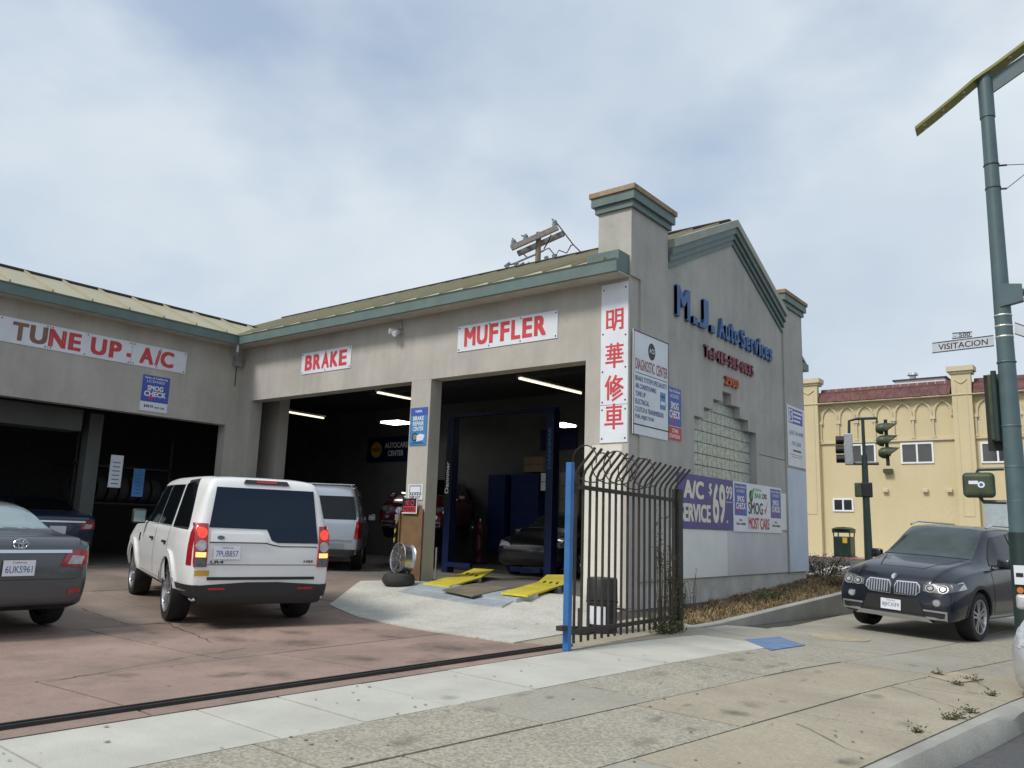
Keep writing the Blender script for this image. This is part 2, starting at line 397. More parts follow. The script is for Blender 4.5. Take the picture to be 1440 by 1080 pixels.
# sidewalk: bands that fan out slowly from the shop line to the kerb
LN = {'track': (-5.69, .044), 'edge': (-5.42, .035), 'pale': (-4.53, .06), 'mid': (-3.97, .107), 'low': (-3.18, .124), 'kerb': (-2.19, .12)}
def lx(k, Y): a, b = LN[k]; return a+b*Y
base = sheet([(lx('track', -8)-3, -8), (lx('kerb', -8), -8), (lx('kerb', 21), 21), (-7.4, 21), (-7.4, 11.4), (lx('track', 11)-3, 11)], -.022, 'sidewalk', 'joint', sp=1.5, skirt=.2)
tag(base, kind='structure')
def band(k0, k1, cuts, mats, gap=.009, name='slab'):
    for i in range(len(cuts)-1):
        y0, y1 = cuts[i]+gap, cuts[i+1]-gap
        m = mats[i % len(mats)]
        sheet([(lx(k0, y0)+gap, y0), (lx(k1, y0)-gap, y0), (lx(k1, y1)-gap, y1), (lx(k0, y1)+gap, y1)], random.uniform(-.003, .003), name, m, base, sp=.8)
band('edge', 'pale', [-8, -5, -2, -.6, .8, 2.05, 3.3, 3.95, 4.75, 5.75, 6.7, 7.9, 9.3, 10.7], ['concrete_pale'])
band('pale', 'mid', [-8, -4, -1, 1.2, 3.1, 4.85, 6.2, 8.1, 9.9, 11.3], ['concrete_grain', 'concrete_grain', 'concrete_grain', 'concrete_grain', 'concrete_grain', 'concrete_grey'])
band('mid', 'low', [-8, -4, -.5, 1.6, 3.6, 5.9, 8.0, 9.9, 12.3, 15, 18, 21], ['concrete_grain', 'concrete_grey', 'concrete_grain', 'concrete_grain', 'concrete_grain', 'concrete_tan', 'concrete_tan', 'concrete_grey'])
band('low', 'kerb', [-8, -4, 0, 2.4, 4.6, 6.7, 8.8, 10.6, 12.8, 15, 18, 21], ['concrete_grain', 'concrete_grain', 'concrete_grain', 'concrete_grey', 'concrete_tan', 'concrete_tan', 'concrete_tan', 'concrete_grey'])
# grey paving under the parked suv, out to the planter kerb
def plx(Y): return -5.32 + .085*(Y-10.8)      # face of the planter kerb
for y0, y1 in ((10.71, 13.2), (13.2, 16.2), (16.2, 21)):
    q0 = max(y0, 11.31)
    if y0 < 11: sheet([(lx('edge', 10.71)+.006, 10.71), (lx('pale', 10.71), 10.71), (lx('pale', 11.29)-.006, 11.29), (plx(11.29)+.01, 11.29)], .001, 'slab', 'concrete_grey', base, sp=.8)
    sheet([(plx(q0)+.008, q0), (lx('mid', q0)-.006, q0), (lx('mid', y1)-.006, y1-.006), (plx(y1)+.008, y1-.006)], .002, 'slab', 'concrete_grey', base, sp=.8)
# street kerb: low at the driveway, full height past it
def kerb_z(Y): return -.05-.085*(1-sst(7.2, 8.6, Y))-.13*sst(8, 14, Y)
mbk = MB(); prev = None; KY = [-8, -4, 0, 2, 4, 5, 6, 6.8, 7.2, 7.5, 7.8, 8.1, 8.4, 8.7, 9.2, 10, 12, 15, 18, 21]
def kerbx(Y): return lx('kerb', Y)
for Y in KY:
    x = kerbx(Y); z = G(x-.02, Y); u = sst(7.2, 8.7, Y); wv = lerp(.18, .16, u); zs = road_z(x, Y)
    s = [(x+.004, Y, z-.25), (x+.004, Y, z-.004), (x+.03, Y, z+.004), (x+lerp(.10, .13, u), Y, z-lerp(.008, .004, u)), (x+wv, Y, lerp(zs+.025, z-.02, u)), (x+wv+.012, Y, zs-.1)]
    o = len(mbk.v); mbk.v += s
    if prev is not None:
        for i in range(5): mbk.f.append((prev+i, prev+i+1, o+i+1, o+i))
    prev = o
tag(mbk.build('kerb', 'kerb', smooth=True), kind='structure')
# marks and patches on the pavement
bl = [onG(1048, 900), onG(1085, 915), onG(1132, 908), onG(1096, 896)]
tag(sheet([(p.x, p.y) for p in bl], .009, 'painted_mark', 'blue_mark', base, sp=.5, skirt=.01))
def blob(px, py, rx, ry, name, mat, dz=.0085, n=22, jag=.25, parent=None, seed=0):
    rnd = random.Random(seed); c = onG(px, py); pts = []
    for k in range(n):
        t = 2*math.pi*k/n; r = 1+rnd.uniform(-jag, jag); pts.append((c.x+rx*r*math.cos(t), c.y+ry*r*math.sin(t)))
    return sheet(pts, dz, name, mat, parent or base, sp=.5, skirt=0 if 'stain' in name else .008)
stain_mat('stain', (.07, .065, .055), .36); stain_mat('stain_light', (.13, .12, .10), .3); M('tan_patch', (.38, .32, .235), .9, var=.2, scale=5)
stain_mat('stain_lot', (.06, .048, .042), .34)
blob(1181, 897, .42, .55, 'utility_cover', 'tan_patch', .012, 16, .03, seed=4)
sheet([(p.x, p.y) for p in (onG(1305, 951), onG(1345, 946), onG(1384, 956), onG(1345, 962))], .012, 'utility_cover', 'tan_patch', base, sp=.5, skirt=.008)
for i, (x, y, a, b, m) in enumerate([(575, 1042, .10, .22, 'stain_light'), (632, 981, .10, .12, 'stain_light'), (735, 977, .05, .16, 'stain'), (1085, 938, .10, .22, 'stain_light'), (1130, 957, .05, .13, 'stain_light'), (1150, 945, .05, .10, 'stain_light'), (1182, 1072, .05, .08, 'stain'), (925, 1010, .06, .18, 'stain_light'), (965, 993, .04, .09, 'stain_light'), (905, 1045, .10, .22, 'stain_light')]):
    blob(x, y, a, b, 'stain', m, .0075, jag=.4, seed=i)

rs = random.Random(11)
for i in range(34):
    Y = rs.uniform(1.5, 12); X = rs.uniform(lx('pale', Y)+.1, lx('kerb', Y)-.1); r_ = rs.uniform(.03, .16); pts = [(X+r_*math.cos(6.283*k/14)*rs.uniform(.8, 1.2), Y+r_*1.4*math.sin(6.283*k/14)*rs.uniform(.8, 1.2)) for k in range(14)]
    sheet(pts, .0078+.0001*i, 'stain', rs.choice(['stain_light', 'stain_light', 'stain']), base, sp=.5, skirt=0)
mg = MB(); M('gum', (.17, .16, .14), .8, var=.3, scale=9)
for i in range(330):
    Y = rs.uniform(1.5, 13); X = rs.uniform(lx('track', Y), lx('kerb', Y)-.05) if i < 260 else rs.uniform(-12, -5.8); r_ = rs.uniform(.004, .015); n = 7; z = G(X, Y)+.0075; mg.add([(X+r_*math.cos(6.283*k/n)*rs.uniform(.6, 1.3), Y+r_*math.sin(6.283*k/n)*rs.uniform(.6, 1.6), z) for k in range(n)], [tuple(range(n))])
tag(mg.build('gum_spots', 'gum'), 'dark gum spots and grit scattered over the paving', 'grit', None, 'stuff')
# ---- the forecourt: pink slabs near the gate, brown grey ones further in
lot = sheet([(lx('edge', -8), -8), (lx('edge', 11.35), 11.35), (-6.62, 11.35), (-6.6, 11.7), (-18.2, 11.7), (-18.2, -8)], -.02, 'forecourt', 'joint', sp=.5, skirt=.1)
tag(lot, kind='structure')
g = .012
def lotslab(x0, x1, y0, y1, m):
    f = lambda x, y: x if x > -900 else lx('edge', y)
    sheet([(f(x0, y0)-g, y0+g), (f(x0, y1)-g, y1-g), (x1+g, y1-g), (x1+g, y0+g)], random.uniform(-.002, .002), 'slab', m, lot, sp=.5)
ROWX = [-1000, -7.15, -10.1, -13.4, -17.7]
ROWY = [[-8, -4, -1.2, .9, 3.0, 5.25, 7.75, 11.3], [-8, -4, -1, 1.6, 4.7, 7.75, 11.3], [-8, -3, .5, 3.4, 6.3, 9.0, 11.3], [-8, -3, 1, 4.6, 8.2, 11.3]]
for i in range(4):
    for j in range(len(ROWY[i])-1):
        lotslab(ROWX[i], ROWX[i+1], ROWY[i][j], ROWY[i][j+1], 'concrete_tan' if (i == 0 and j == len(ROWY[0])-2) else 'pink_concrete' if i < 2 else 'brown_concrete')
# grey apron that ramps up into the right hand bay
ap = [onG(*p) for p in ((463, 851), (505, 869), (560, 880), (640, 893), (722, 905), (790, 893))]
pts = [(p.x, p.y) for p in ap] + [(-5.95, 9.6), (-6.6, 11.3), (-11.0, 11.35), (-11.9, 10.6)]
tag(sheet(pts, .014, 'apron', 'apron', lot, sp=.25, skirt=.02))
for i, (x, y, a, b) in enumerate([(322, 950, .16, .2), (600, 930, .2, .4), (420, 905, .5, .4), (330, 880, .8, .7)]):
    blob(x, y, a, b, 'stain', 'stain_lot', .0075, jag=.35, seed=i+40, parent=lot)
rs = random.Random(12)
for i in range(30):
    Y = rs.uniform(1.5, 10); X = rs.uniform(-13, -5.9); r_ = rs.uniform(.06, .42); pts = [(X+r_*1.5*math.cos(6.283*k/14)*rs.uniform(.8, 1.2), Y+r_*math.sin(6.283*k/14)*rs.uniform(.8, 1.2)) for k in range(14)]
    sheet(pts, .0085+.00012*i, 'stain', 'stain_lot', lot, sp=.3, skirt=0)
def crack(pxs, w=.012, mat='joint', parent=None, seed=1, dz=.007):
    rnd = random.Random(seed); P = [onG(*p) for p in pxs]; q = []
    for a, b in zip(P[:-1], P[1:]):
        n = max(2, int((b-a).length/.12))
        for k in range(n): t = k/n; p = a.lerp(b, t); q.append(p+Vector((rnd.uniform(-.025, .025), rnd.uniform(-.025, .025), 0)))
    q.append(P[-1]); m_ = MB()
    for a, b in zip(q[:-1], q[1:]):
        d = (b-a).normalized(); s = Vector((-d.y, d.x, 0))*(w*rnd.uniform(.3, .8))
        z = lambda p: (p.x, p.y, G(p.x, p.y)+dz)
        m_.quad(z(a-s), z(b-s), z(b+s), z(a+s))
    return m_.build('crack', mat, parent)
crack([(115, 856), (180, 878), (235, 877), (300, 905)], .009, parent=lot, seed=3)
crack([(60, 960), (150, 945), (260, 925), (345, 912)], .010, parent=lot, seed=5)
crack([(1120, 1018), (1160, 1036), (1185, 1052), (1225, 1062)], .006, parent=base, seed=9)
crack([(1310, 945), (1350, 947), (1400, 975)], .006, parent=base, seed=10)
crack([(1250, 965), (1285, 975), (1365, 1003)], .006, parent=base, seed=11)
# gate track let into the slab
for dx, nm in ((-.035, 0), (.035, 1)):
    mb = MB()
    Y = -8
    while Y < 7.95:
        a = (lx('track', Y)+dx, Y, G(lx('track', Y), Y)+.012); b = (lx('track', Y+1.45)+dx, Y+1.45, G(lx('track', Y+1.45), Y+1.45)+.012)
        mb.bar(a, b, .022, .03); Y += 1.45
    if nm == 0: trk = thing('gate_track', (lx('track', 3), 3, 0), 'dark twin steel gate track set in the pink forecourt slab', 'track')
    mb.build('rail', 'black_iron', trk)

# ================================================================= the shop
XB, XC, YA = -17.73, -6.58, 11.4
shop = thing('auto_repair_shop', (-12, 15, 0), 'grey stucco auto repair shop with green trim, gable end and open bays', 'building')
def part(name, mat, *boxes, parent=None, bevel=0):
    mb = MB()
    for b in boxes: mb.box(*b)
    return mb.build(name, mat, parent or shop, bevel=bevel)
FZ = .27
part('wall', 'stucco', (XB, -17.19, YA, YA+.32, 0, 4.22), (XB, XC-.002, YA, YA+.32, 4.22, 5.60))
part('column', 'stucco', (-11.64, -11.09, YA, YA+.32, 0, 4.22), bevel=.008)
part('column', 'stucco', (-7.43, XC-.002, YA, YA+.32, .16, 4.22))
part('wall', 'stucco', (XB-.3, XB, -8, 11.4, 3.61, 5.60), (XB-.3, XB, 11.1, 11.4, 0, 3.61), (XB-.3, XB, -8, -2.5, 0, 3.61))
# gable wall with a stepped opening filled with glass blocks
BW, BH = .217, .2215
GY0, GZ0 = 13.82, 2.20
rows = []       # (z0, z1, y0, y1) of the opening, bottom to top
NB = 6
for r in range(9):
    s = max(0, r-5)
    rows.append((GZ0+r*BH, GZ0+(r+1)*BH, GY0+2*s*BW, GY0+14*BW-2*s*BW))
GY1 = GY0+14*BW; GZ1 = GZ0+9*BH
mb = MB(); x0, x1 = XC-.3, XC
y_a, y_b = YA+.322, 19.6
mb.box(x0, x1, y_a, y_b, .56, GZ0); mb.box(x0, x1, y_a, GY0, GZ0, GZ1); mb.box(x0, x1, GY1, y_b, GZ0, GZ1)
for z0, z1, ya, yb in rows[6:]: mb.box(x0, x1, GY0, ya, z0, z1); mb.box(x0, x1, yb, GY1, z0, z1)
pk = 15.69
mb.prism([(x0, y_a, GZ1), (x0, y_b, GZ1), (x0, y_b, 6.0), (x0, pk, 7.80), (x0, y_a, 5.9)], (x0, 0, 0), (x1, 0, 0))
mb.build('wall', 'stucco_side', shop)
part('wall_base', 'base_concrete', (XC-.3, XC-.03, 11.74, 19.9, -.4, .56))
part('wall_base', 'base_concrete', (XC-.62, XC-.02, 11.45, 11.73, -.1, .16))
blk = MB(); b_ = .004
blk.box(-.05, .05, b_, BW-b_, b_, BH-b_); proto = None
part('mortar_bed', 'mortar', (XC-.28, XC-.225, GY0+.001, GY1-.001, GZ0+.001, rows[5][1]), *[(XC-.28, XC-.225, ya+.001, yb-.001, z0, z1-.001) for z0, z1, ya, yb in rows[6:]])
for z0, z1, ya, yb in rows:
    n = int(round((yb-ya)/BW))
    for k in range(n):
        if proto is None:
            proto = blk.build('glass_block', 'glass_block', None, bevel=.012); o = proto
        else: o = proto.copy(); COL.objects.link(o)
        o.parent = shop; o.location = Vector((XC-.19, ya+k*BW, z0))-ORG[shop]
# pilasters and caps
for y0, y1 in ((YA-.012, 12.72), (18.59, 19.92)):
    part('pilaster', 'stucco_side', (XC-.30, XC+.035, max(y0, YA+.324), y1, .562, 5.6), (XC-.62, XC+.035, y0, y1, 5.6, 6.80))
    cp = part('pilaster_cap', 'green_trim', (XC-.67, XC+.085, y0-.05, y1+.05, 6.802, 6.92), (XC-.72, XC+.135, y0-.10, y1+.10, 6.92, 7.08))
    part('cap_flashing', 'rust', (XC-.75, XC+.165, y0-.13, y1+.13, 7.082, 7.17), parent=cp)
# gable trim: three stepped green mouldings under a pale metal edge
sl = .443
def rake(y, dz): return 7.98 - abs(y-pk)*.455 + dz
for nm, mt, d0, d1, x in (('roof_edge', 'green_trim_light', -.16, .0, .16), ('gable_trim', 'green_trim', -.30, -.162, .12), ('gable_trim', 'green_trim', -.42, -.302, .075), ('gable_trim', 'green_trim', -.54, -.422, .035)):
    for ya, yb in ((12.735, pk), (pk, 18.575)):
        MB().prism([(XC+.001, ya, rake(ya, d0)), (XC+.001, yb, rake(yb, d0)), (XC+.001, yb, rake(yb, d1)), (XC+.001, ya, rake(ya, d1))], (0, 0, 0), (x, 0, 0)).build(nm, mt, shop)
# roof of the front wing: one standing seam panel after another
EY, EZ, RZ = 10.97, 5.79, 7.96
pn = .62
def roofpanel(name='roof_panel'):
    m_ = MB(); L = math.hypot(pk-EY, RZ-EZ)
    m_.box(0, pn-.004, 0, L, -.04, 0); m_.box(pn-.03, pn-.004, 0, L, .001, .045); return m_, L
pm, PL = roofpanel(); ang = math.atan2(RZ-EZ, pk-EY)
first = None; x = XB-4.6
while x < XC-.70:
    if first is None: first = pm.build('roof_panel', 'roof_metal', None); o = first
    else: o = first.copy(); COL.objects.link(o)
    o.parent = shop; o.location = Vector((x, EY, EZ))-ORG[shop]; o.rotation_euler = (ang, 0, 0); x += pn
xr = x
L2 = math.hypot(pk-12.75, RZ-rake(12.75, -.06)); m_ = MB()
m_.prism([(xr, 12.75, EZ+(12.75-EY)*sl+.02), (xr, pk, RZ), (xr, pk, RZ-.06), (xr, 12.75, EZ+(12.75-EY)*sl-.05)], (0, 0, 0), (XC-.01-xr, 0, 0)).build('roof_panel', 'roof_metal', shop)
m_ = MB(); m_.prism([(XB-9, pk, RZ), (XB-9, 20.35, 5.70), (XB-9, 20.35, 5.64), (XB-9, pk, RZ-.06)], (0, 0, 0), (XC+.0-XB+9, 0, 0)).build('roof_slope', 'roof_metal', shop)
part('ridge_cap', 'roof_edge', (XB-4.6, XC-.02, pk-.04, pk+.12, RZ+.045, RZ+.065))
part('gutter', 'green_trim', (XC-.6, XC+.01, 19.96, 20.45, 5.50, 5.68))
# eave: gutter and soffit
gA = MB(); gx1 = XC+.01
gA.prism([(XB+.45, 10.95, 5.56), (XB+.45, 10.95, 5.74), (XB+.45, 10.93, 5.775), (XB+.45, 11.02, 5.775), (XB+.45, 11.02, 5.56)], (0, 0, 0), (gx1-XB-.45, 0, 0))
gA.build('gutter', 'green_trim', shop)
part('soffit', 'soffit', (XB+.45, XC+.0, 11.022, YA-.002, 5.565, 5.59))
part('fascia', 'green_trim', (XC-.62, XC-.0, 11.03, YA-.014, 5.60, 5.95))
# mansard of the left wing
for_b = 5.76
gB = MB(); gB.prism([(XB+.45, -8, 5.56), (XB+.45, -8, 5.74), (XB+.47, -8, 5.775), (XB+.38, -8, 5.775), (XB+.38, -8, 5.56)], (0, 0, 0), (0, 10.95+8, 0)); gB.build('gutter', 'green_trim', shop)
part('soffit', 'soffit', (XB+.002, XB+.378, -8, YA-.003, 5.565, 5.59))
bx0, bz0, bx1, bz1 = XB+.42, 5.80, XB-1.25, 6.52
m_ = MB(); LB = math.hypot(bx0-bx1, bz1-bz0); pw = .80
m_.box(-LB, 0, 0, pw-.004, -.04, 0); m_.box(-LB, 0, pw-.03, pw-.004, .001, .05)
first = None; y = -8.0+.24
angB = math.atan2(bz1-bz0, bx0-bx1)
while y < 12.3:
    if first is None: first = m_.build('roof_panel', 'roof_metal', None); o = first
    else: o = first.copy(); COL.objects.link(o)
    o.parent = shop; o.location = Vector((bx0, y, bz0))-ORG[shop]; o.rotation_euler = (0, angB, 0); y += pw
part('roof_cap', 'roof_edge', (bx1-.14, bx1+.05, -8, 13.0, bz1-.0, bz1+.045))
part('flat_roof', 'roof_edge', (-28, bx1-.1, -8, 11.3, 6.30, 6.42))
# downspout in the inside corner
mb = MB(); mb.tube([(XB+.40, 10.98, 5.56), (XB+.40, 10.98, 5.40), (XB+.10, 11.2, 5.22)], .045, 8); mb.box(XB+.0, XB+.14, 11.12, 11.32, 5.1, 5.3); mb.build('downspout', 'galv', shop)
mb = MB(); mb.tube([(XB+.05, 11.22, 5.1), (XB+.05, 11.22, 4.6)], .012, 6); mb.build('conduit', 'black_plastic', shop)
# paint patches on the gable wall
part('paint_patch', 'patch_pale', (XC-.01, XC+.003, 12.73, 15.25, .565, 1.43))
part('paint_patch', 'patch_grey', (XC-.01, XC+.003, 15.255, 18.58, .565, 1.44))
part('paint_patch', 'patch_blue', (XC+.02, XC+.038, 18.63, 19.9, .565, 2.92))
part('paint_patch', 'patch_pale', (XC-.01, XC+.003, 17.0, 18.58, 1.50, 2.32))
part('wall_seam', 'interior_dark', (XC-.01, XC+.0025, 17.0, 18.585, 3.08, 3.095))
M('column_pale', (.66, .64, .57), .88, var=.06, scale=2, streak=.3)
part('paint_patch', 'column_pale', (-7.42, XC-.12, YA-.003, YA+.01, .2, 2.75))
# interior
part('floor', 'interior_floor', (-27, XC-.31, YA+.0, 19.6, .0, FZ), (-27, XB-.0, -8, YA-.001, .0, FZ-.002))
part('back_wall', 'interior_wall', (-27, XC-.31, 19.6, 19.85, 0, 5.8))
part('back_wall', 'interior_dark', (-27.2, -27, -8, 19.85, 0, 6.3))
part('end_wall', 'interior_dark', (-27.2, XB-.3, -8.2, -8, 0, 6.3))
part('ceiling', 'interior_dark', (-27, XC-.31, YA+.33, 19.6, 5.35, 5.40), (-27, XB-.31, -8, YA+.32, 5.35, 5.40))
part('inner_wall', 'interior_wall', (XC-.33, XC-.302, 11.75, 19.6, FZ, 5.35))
qa, qb = onY(367, 600, 12.3), onY(391, 600, 12.3)
part('partition', 'stucco', (qa.x, qb.x, 12.3, 12.6, FZ, 4.6))
part('roll_door_drum', 'interior_wall', (-19.2, -18.5, -8, 8.05, 3.15, 3.62))
part('post', 'interior_wall', (-19.0, -18.7, 8.3, 8.6, FZ, 3.6))
part('ceiling_beam', 'interior_dark', (-17, -6.9, 15.0, 15.25, 4.9, 5.35))
# lit fittings under the ceiling
def fitting(px0, px1, Y, kind, label):
    a, b = onY(*px0, Y), onY(*px1, Y+ (2.0 if kind == 'tube' else 0))
    t = thing('ceiling_light', a, label, 'light', 'lit fittings inside the bays')
    if kind == 'tube':
        MB().bar(a+Vector((0, 0, .05)), b+Vector((0, 0, .05)), .14, .05).build('housing', 'galv', t)
        MB().tube([a, b], .022, 8).build('tube', 'tube_on', t)
    else:
        m_ = MB(); c = (a+b)/2; m_.obox(c, ((b-a).x/2, 0, 0), (0, .3, 0), (0, 0, .02)); m_.build('diffuser', 'lamp_on', t)
        m_ = MB(); m_.obox(c+Vector((0, 0, .045)), ((b-a).x/2+.03, 0, 0), (0, .33, 0), (0, 0, .02)); m_.build('housing', 'galv', t)
fitting((730, 532), (817, 553), 12.6, 'tube', 'fluorescent tube under the ceiling above the blue two post lift')
fitting((391, 577), (455, 588), 12.9, 'tube', 'dim fluorescent tube in the left part of the wide middle bay')
fitting((531, 552), (577, 561), 12.3, 'tube', 'fluorescent tube meeting the column at the right of the middle bay')
fitting((545, 595), (569, 594), 17.6, 'panel', 'bright square light panel deep in the middle bay')
fitting((783, 598), (801, 598), 17.6, 'panel', 'bright light panel behind the right post of the two post lift')
# ================================================================= signs on the walls
UX, UY, UZ = Vector((1, 0, 0)), Vector((0, 1, 0)), Vector((0, 0, 1))
class Sign:
    """a flat board on a wall; u across, v up, both in metres from its lower left corner"""
    def __init__(s, name, label, bl, u, W, H, mat, cat='sign', group=None, th=.012):
        s.bl = Vector(bl); s.u = Vector(u); s.n = s.u.cross(UZ).normalized(); s.W, s.H = W, H
        s.t = thing(name, bl, label, cat, group)
        m = MB(); m.obox(s.p(W/2, H/2, -th/2+.001), s.u*(W/2), s.n*(th/2), UZ*(H/2)); s.board = m.build('board', mat, s.t)
    def p(s, a, b, d=0.): return s.bl+s.u*a+UZ*b+s.n*d
    def txt(s, t, a, b, w_, h_, mat, bold=.012, name='lettering', off=.003):
        return text(t, s.p(a, b), s.u*w_, UZ*h_, mat, s.t, name, bold, 0, off)
    def rect(s, a, b, w_, h_, mat, name='panel', d=.002, parent=None):
        m = MB(); m.obox(s.p(a+w_/2, b+h_/2, d/2), s.u*(w_/2), s.n*(d/2), UZ*(h_/2)); return m.build(name, mat, parent or s.t)
    def line(s, a0, b0, a1, b1, w_, mat, name='stroke', d=.003):
        m = MB(); p0, p1 = s.p(a0, b0, d), s.p(a1, b1, d); e = (p1-p0).normalized(); q = s.n.cross(e)*(w_/2)
        m.quad(p0-q, p1-q, p1+q, p0+q); return m.build(name, mat, s.t)
    def poly(s, pts, mat, name='mark', d=.003):
        m = MB(); m.add([s.p(a, b, d) for a, b in pts], [tuple(range(len(pts)))]); return m.build(name, mat, s.t)
    def disc(s, a, b, r, mat, name='mark', d=.003, n=20, ry=None):
        return s.poly([(a+r*math.cos(2*math.pi*k/n), b+(ry or r)*math.sin(2*math.pi*k/n)) for k in range(n)], mat, name, d)
    def screws(s, pts):
        m = MB()
        for a, b in pts: m.obox(s.p(a, b, .004), s.u*.012, s.n*.004, UZ*.012)
        m.build('screws', 'ink_black', s.t)
YF = YA-.014
def signA(name, label, x0, x1, z0, z1, mat, **k): return Sign(name, label, (x0, YF, z0), UX, x1-x0, z1-z0, mat, **k)
def signB(name, label, y0, y1, z0, z1, mat, **k): return Sign(name, label, (XB+.014, y0, z0), UY, y1-y0, z1-z0, mat, **k)
def signC(name, label, y0, y1, z0, z1, mat, x=.016, **k): return Sign(name, label, (XC+x, y0, z0), UY, y1-y0, z1-z0, mat, **k)

s = signB('wall_sign', 'long white TUNE UP - A/C sign with partly faded red letters', 5.3, 9.9, 4.68, 5.19, 'sign_white', cat='sign')
for ch, a, w_, mt in (('T', .83, .30, 'faded_red'), ('U', 1.16, .34, 'faded_red'), ('N', 1.53, .34, 'red_paint'), ('E', 1.92, .26, 'red_paint'), ('U', 2.38, .34, 'red_paint'), ('P', 2.78, .27, 'red_paint'), ('-', 3.17, .10, 'red_paint'), ('A', 3.47, .33, 'red_paint'), ('/', 3.83, .14, 'red_paint'), ('C', 3.96, .33, 'red_paint')):
    if ch == '-': s.rect(a, .15, w_, .09, mt, 'letter')
    else: s.txt(ch, a, .07, w_, .375, mt, .05, 'letter')
s.line(1.53, .005, 1.53, .505, .006, 'joint', 'panel_joint'); s.line(3.28, .005, 3.28, .505, .006, 'joint', 'panel_joint')
s.screws([(.62, .47), (1.48, .47), (1.58, .47), (1.48, .04), (1.58, .04), (2.3, .47), (2.27, .04), (3.23, .47), (3.33, .47), (3.23, .04), (3.33, .04), (3.95, .47), (3.88, .04), (4.55, .47), (4.55, .04)])
s = signA('wall_sign', 'small white BRAKE sign with red letters over the middle bay', -15.29, -13.56, 4.69, 5.19, 'sign_white', cat='sign')
for i, ch in enumerate('BRAKE'): s.txt(ch, .13+i*.30, .075, .265, .36, 'red_paint', .05, 'letter')
s.screws([(.04, .46), (.04, .04), (.86, .46), (.86, .04), (1.69, .46), (1.69, .04)])
s = signA('wall_sign', 'white MUFFLER sign with red letters over the right hand bay', -10.41, -8.03, 4.69, 5.20, 'sign_white', cat='sign')
for i, ch in enumerate('MUFFLER'): s.txt(ch, (.17, .49, .80, 1.07, 1.33, 1.59, 1.86)[i], .085, (.29, .27, .22, .22, .22, .23, .27)[i], .375, 'red_paint', .05, 'letter')
s.screws([(.04, .47), (.04, .04), (.8, .47), (.8, .04), (1.55, .47), (1.55, .04), (2.34, .47), (2.34, .04)])
# the four upright characters, stroke by stroke
s = signA('wall_sign', 'tall white sign with four red Chinese characters at the corner', -7.12, XC-.015, 2.78, 5.50, 'sign_white', cat='sign')
CH = [[((8,12),(8,88)),((40,12),(40,88)),((8,85),(40,85)),((8,50),(40,50)),((8,15),(40,15)),((57,90),(57,40)),((57,40),(46,2)),((92,90),(92,5)),((57,87),(92,87)),((57,62),(92,62)),((57,38),(92,38)),((92,6),(78,6))],
      [((4,90),(96,90)),((32,100),(32,80)),((68,100),(68,80)),((12,72),(88,72)),((4,54),(96,54)),((28,72),(28,36)),((72,72),(72,36)),((12,37),(88,37)),((4,20),(96,20)),((50,80),(50,-2))],
      [((28,100),(4,58)),((18,72),(18,0)),((33,74),(33,24)),((60,100),(42,70)),((50,84),(94,84)),((86,84),(42,44)),((52,70),(97,46)),((76,50),(44,32)),((84,36),(44,15)),((94,22),(42,-4))],
      [((10,88),(90,88)),((16,72),(84,72)),((16,53),(84,53)),((16,35),(84,35)),((16,74),(16,33)),((84,74),(84,33)),((2,17),(98,17)),((50,100),(50,-2))]]
cw, chh = .355, .395
for i, strokes in enumerate(CH):
    z0 = (1.90, 1.27, .72, .24)[i]; m = MB()
    for k, ((a0, b0), (a1, b1)) in enumerate(strokes):
        p0, p1 = s.p(.09+a0/100*cw, z0+b0/100*chh, .003+k*.0002), s.p(.09+a1/100*cw, z0+b1/100*chh, .003+k*.0002); e = (p1-p0).normalized()
        wd = .036 if abs(e.z) < .5 else .044
        q = s.n.cross(e)*(wd/2); p0 = p0-e*.012; p1 = p1+e*.012; m.quad(p0-q, p1-q, p1+q, p0+q)
    m.build('character', 'red_paint', s.t)
s.line(0, .63, .525, .63, .006, 'joint', 'panel_joint')
s.screws([(.05, 2.62), (.48, 2.62), (.04, 1.85), (.48, 1.8), (.04, 1.2), (.48, 1.25), (.04, .68), (.48, .7), (.04, .55), (.48, .55), (.04, .07), (.48, .07)])
def smog(s, a, b, w_, h_, foot, star=False):
    s.rect(a, b+h_*.26, w_, h_*.74, 'sign_blue', 'panel')
    if star: s.rect(a, b, w_, h_*.25, 'red_paint', 'panel')
    s.txt('State of California', a+w_*.08, b+h_*.905, w_*.84, h_*.055, 'ink_white', .02)
    s.txt('LICENSED', a+w_*.16, b+h_*.80, w_*.66, h_*.065, 'ink_white', .0)
    s.poly([(a+w_*.22, b+h_*.42), (a+w_*.34, b+h_*.30), (a+w_*.86, b+h_*.74), (a+w_*.34, b+h_*.40)], 'red_paint', 'tick', .0025)
    s.txt('SMOG', a+w_*.20, b+h_*.58, w_*.58, h_*.14, 'ink_white', .04, off=.004)
    s.txt('CHECK', a+w_*.10, b+h_*.41, w_*.80, h_*.15, 'ink_white', .04, off=.004)
    for t, x, z, ww, hh, mt in foot: s.txt(t, a+w_*x, b+h_*z, w_*ww, h_*hh, mt, .025)
s = signB('smog_sign', 'blue and white smog check sign under the TUNE UP sign', 8.90, 9.55, 3.69, 4.51, 'sign_white', cat='sign')
smog(s, 0, 0, .65, .82, [('$48.95', .14, .09, .34, .09, 'ink_black'), ('MOST CARS', .53, .09, .36, .055, 'ink_black')])
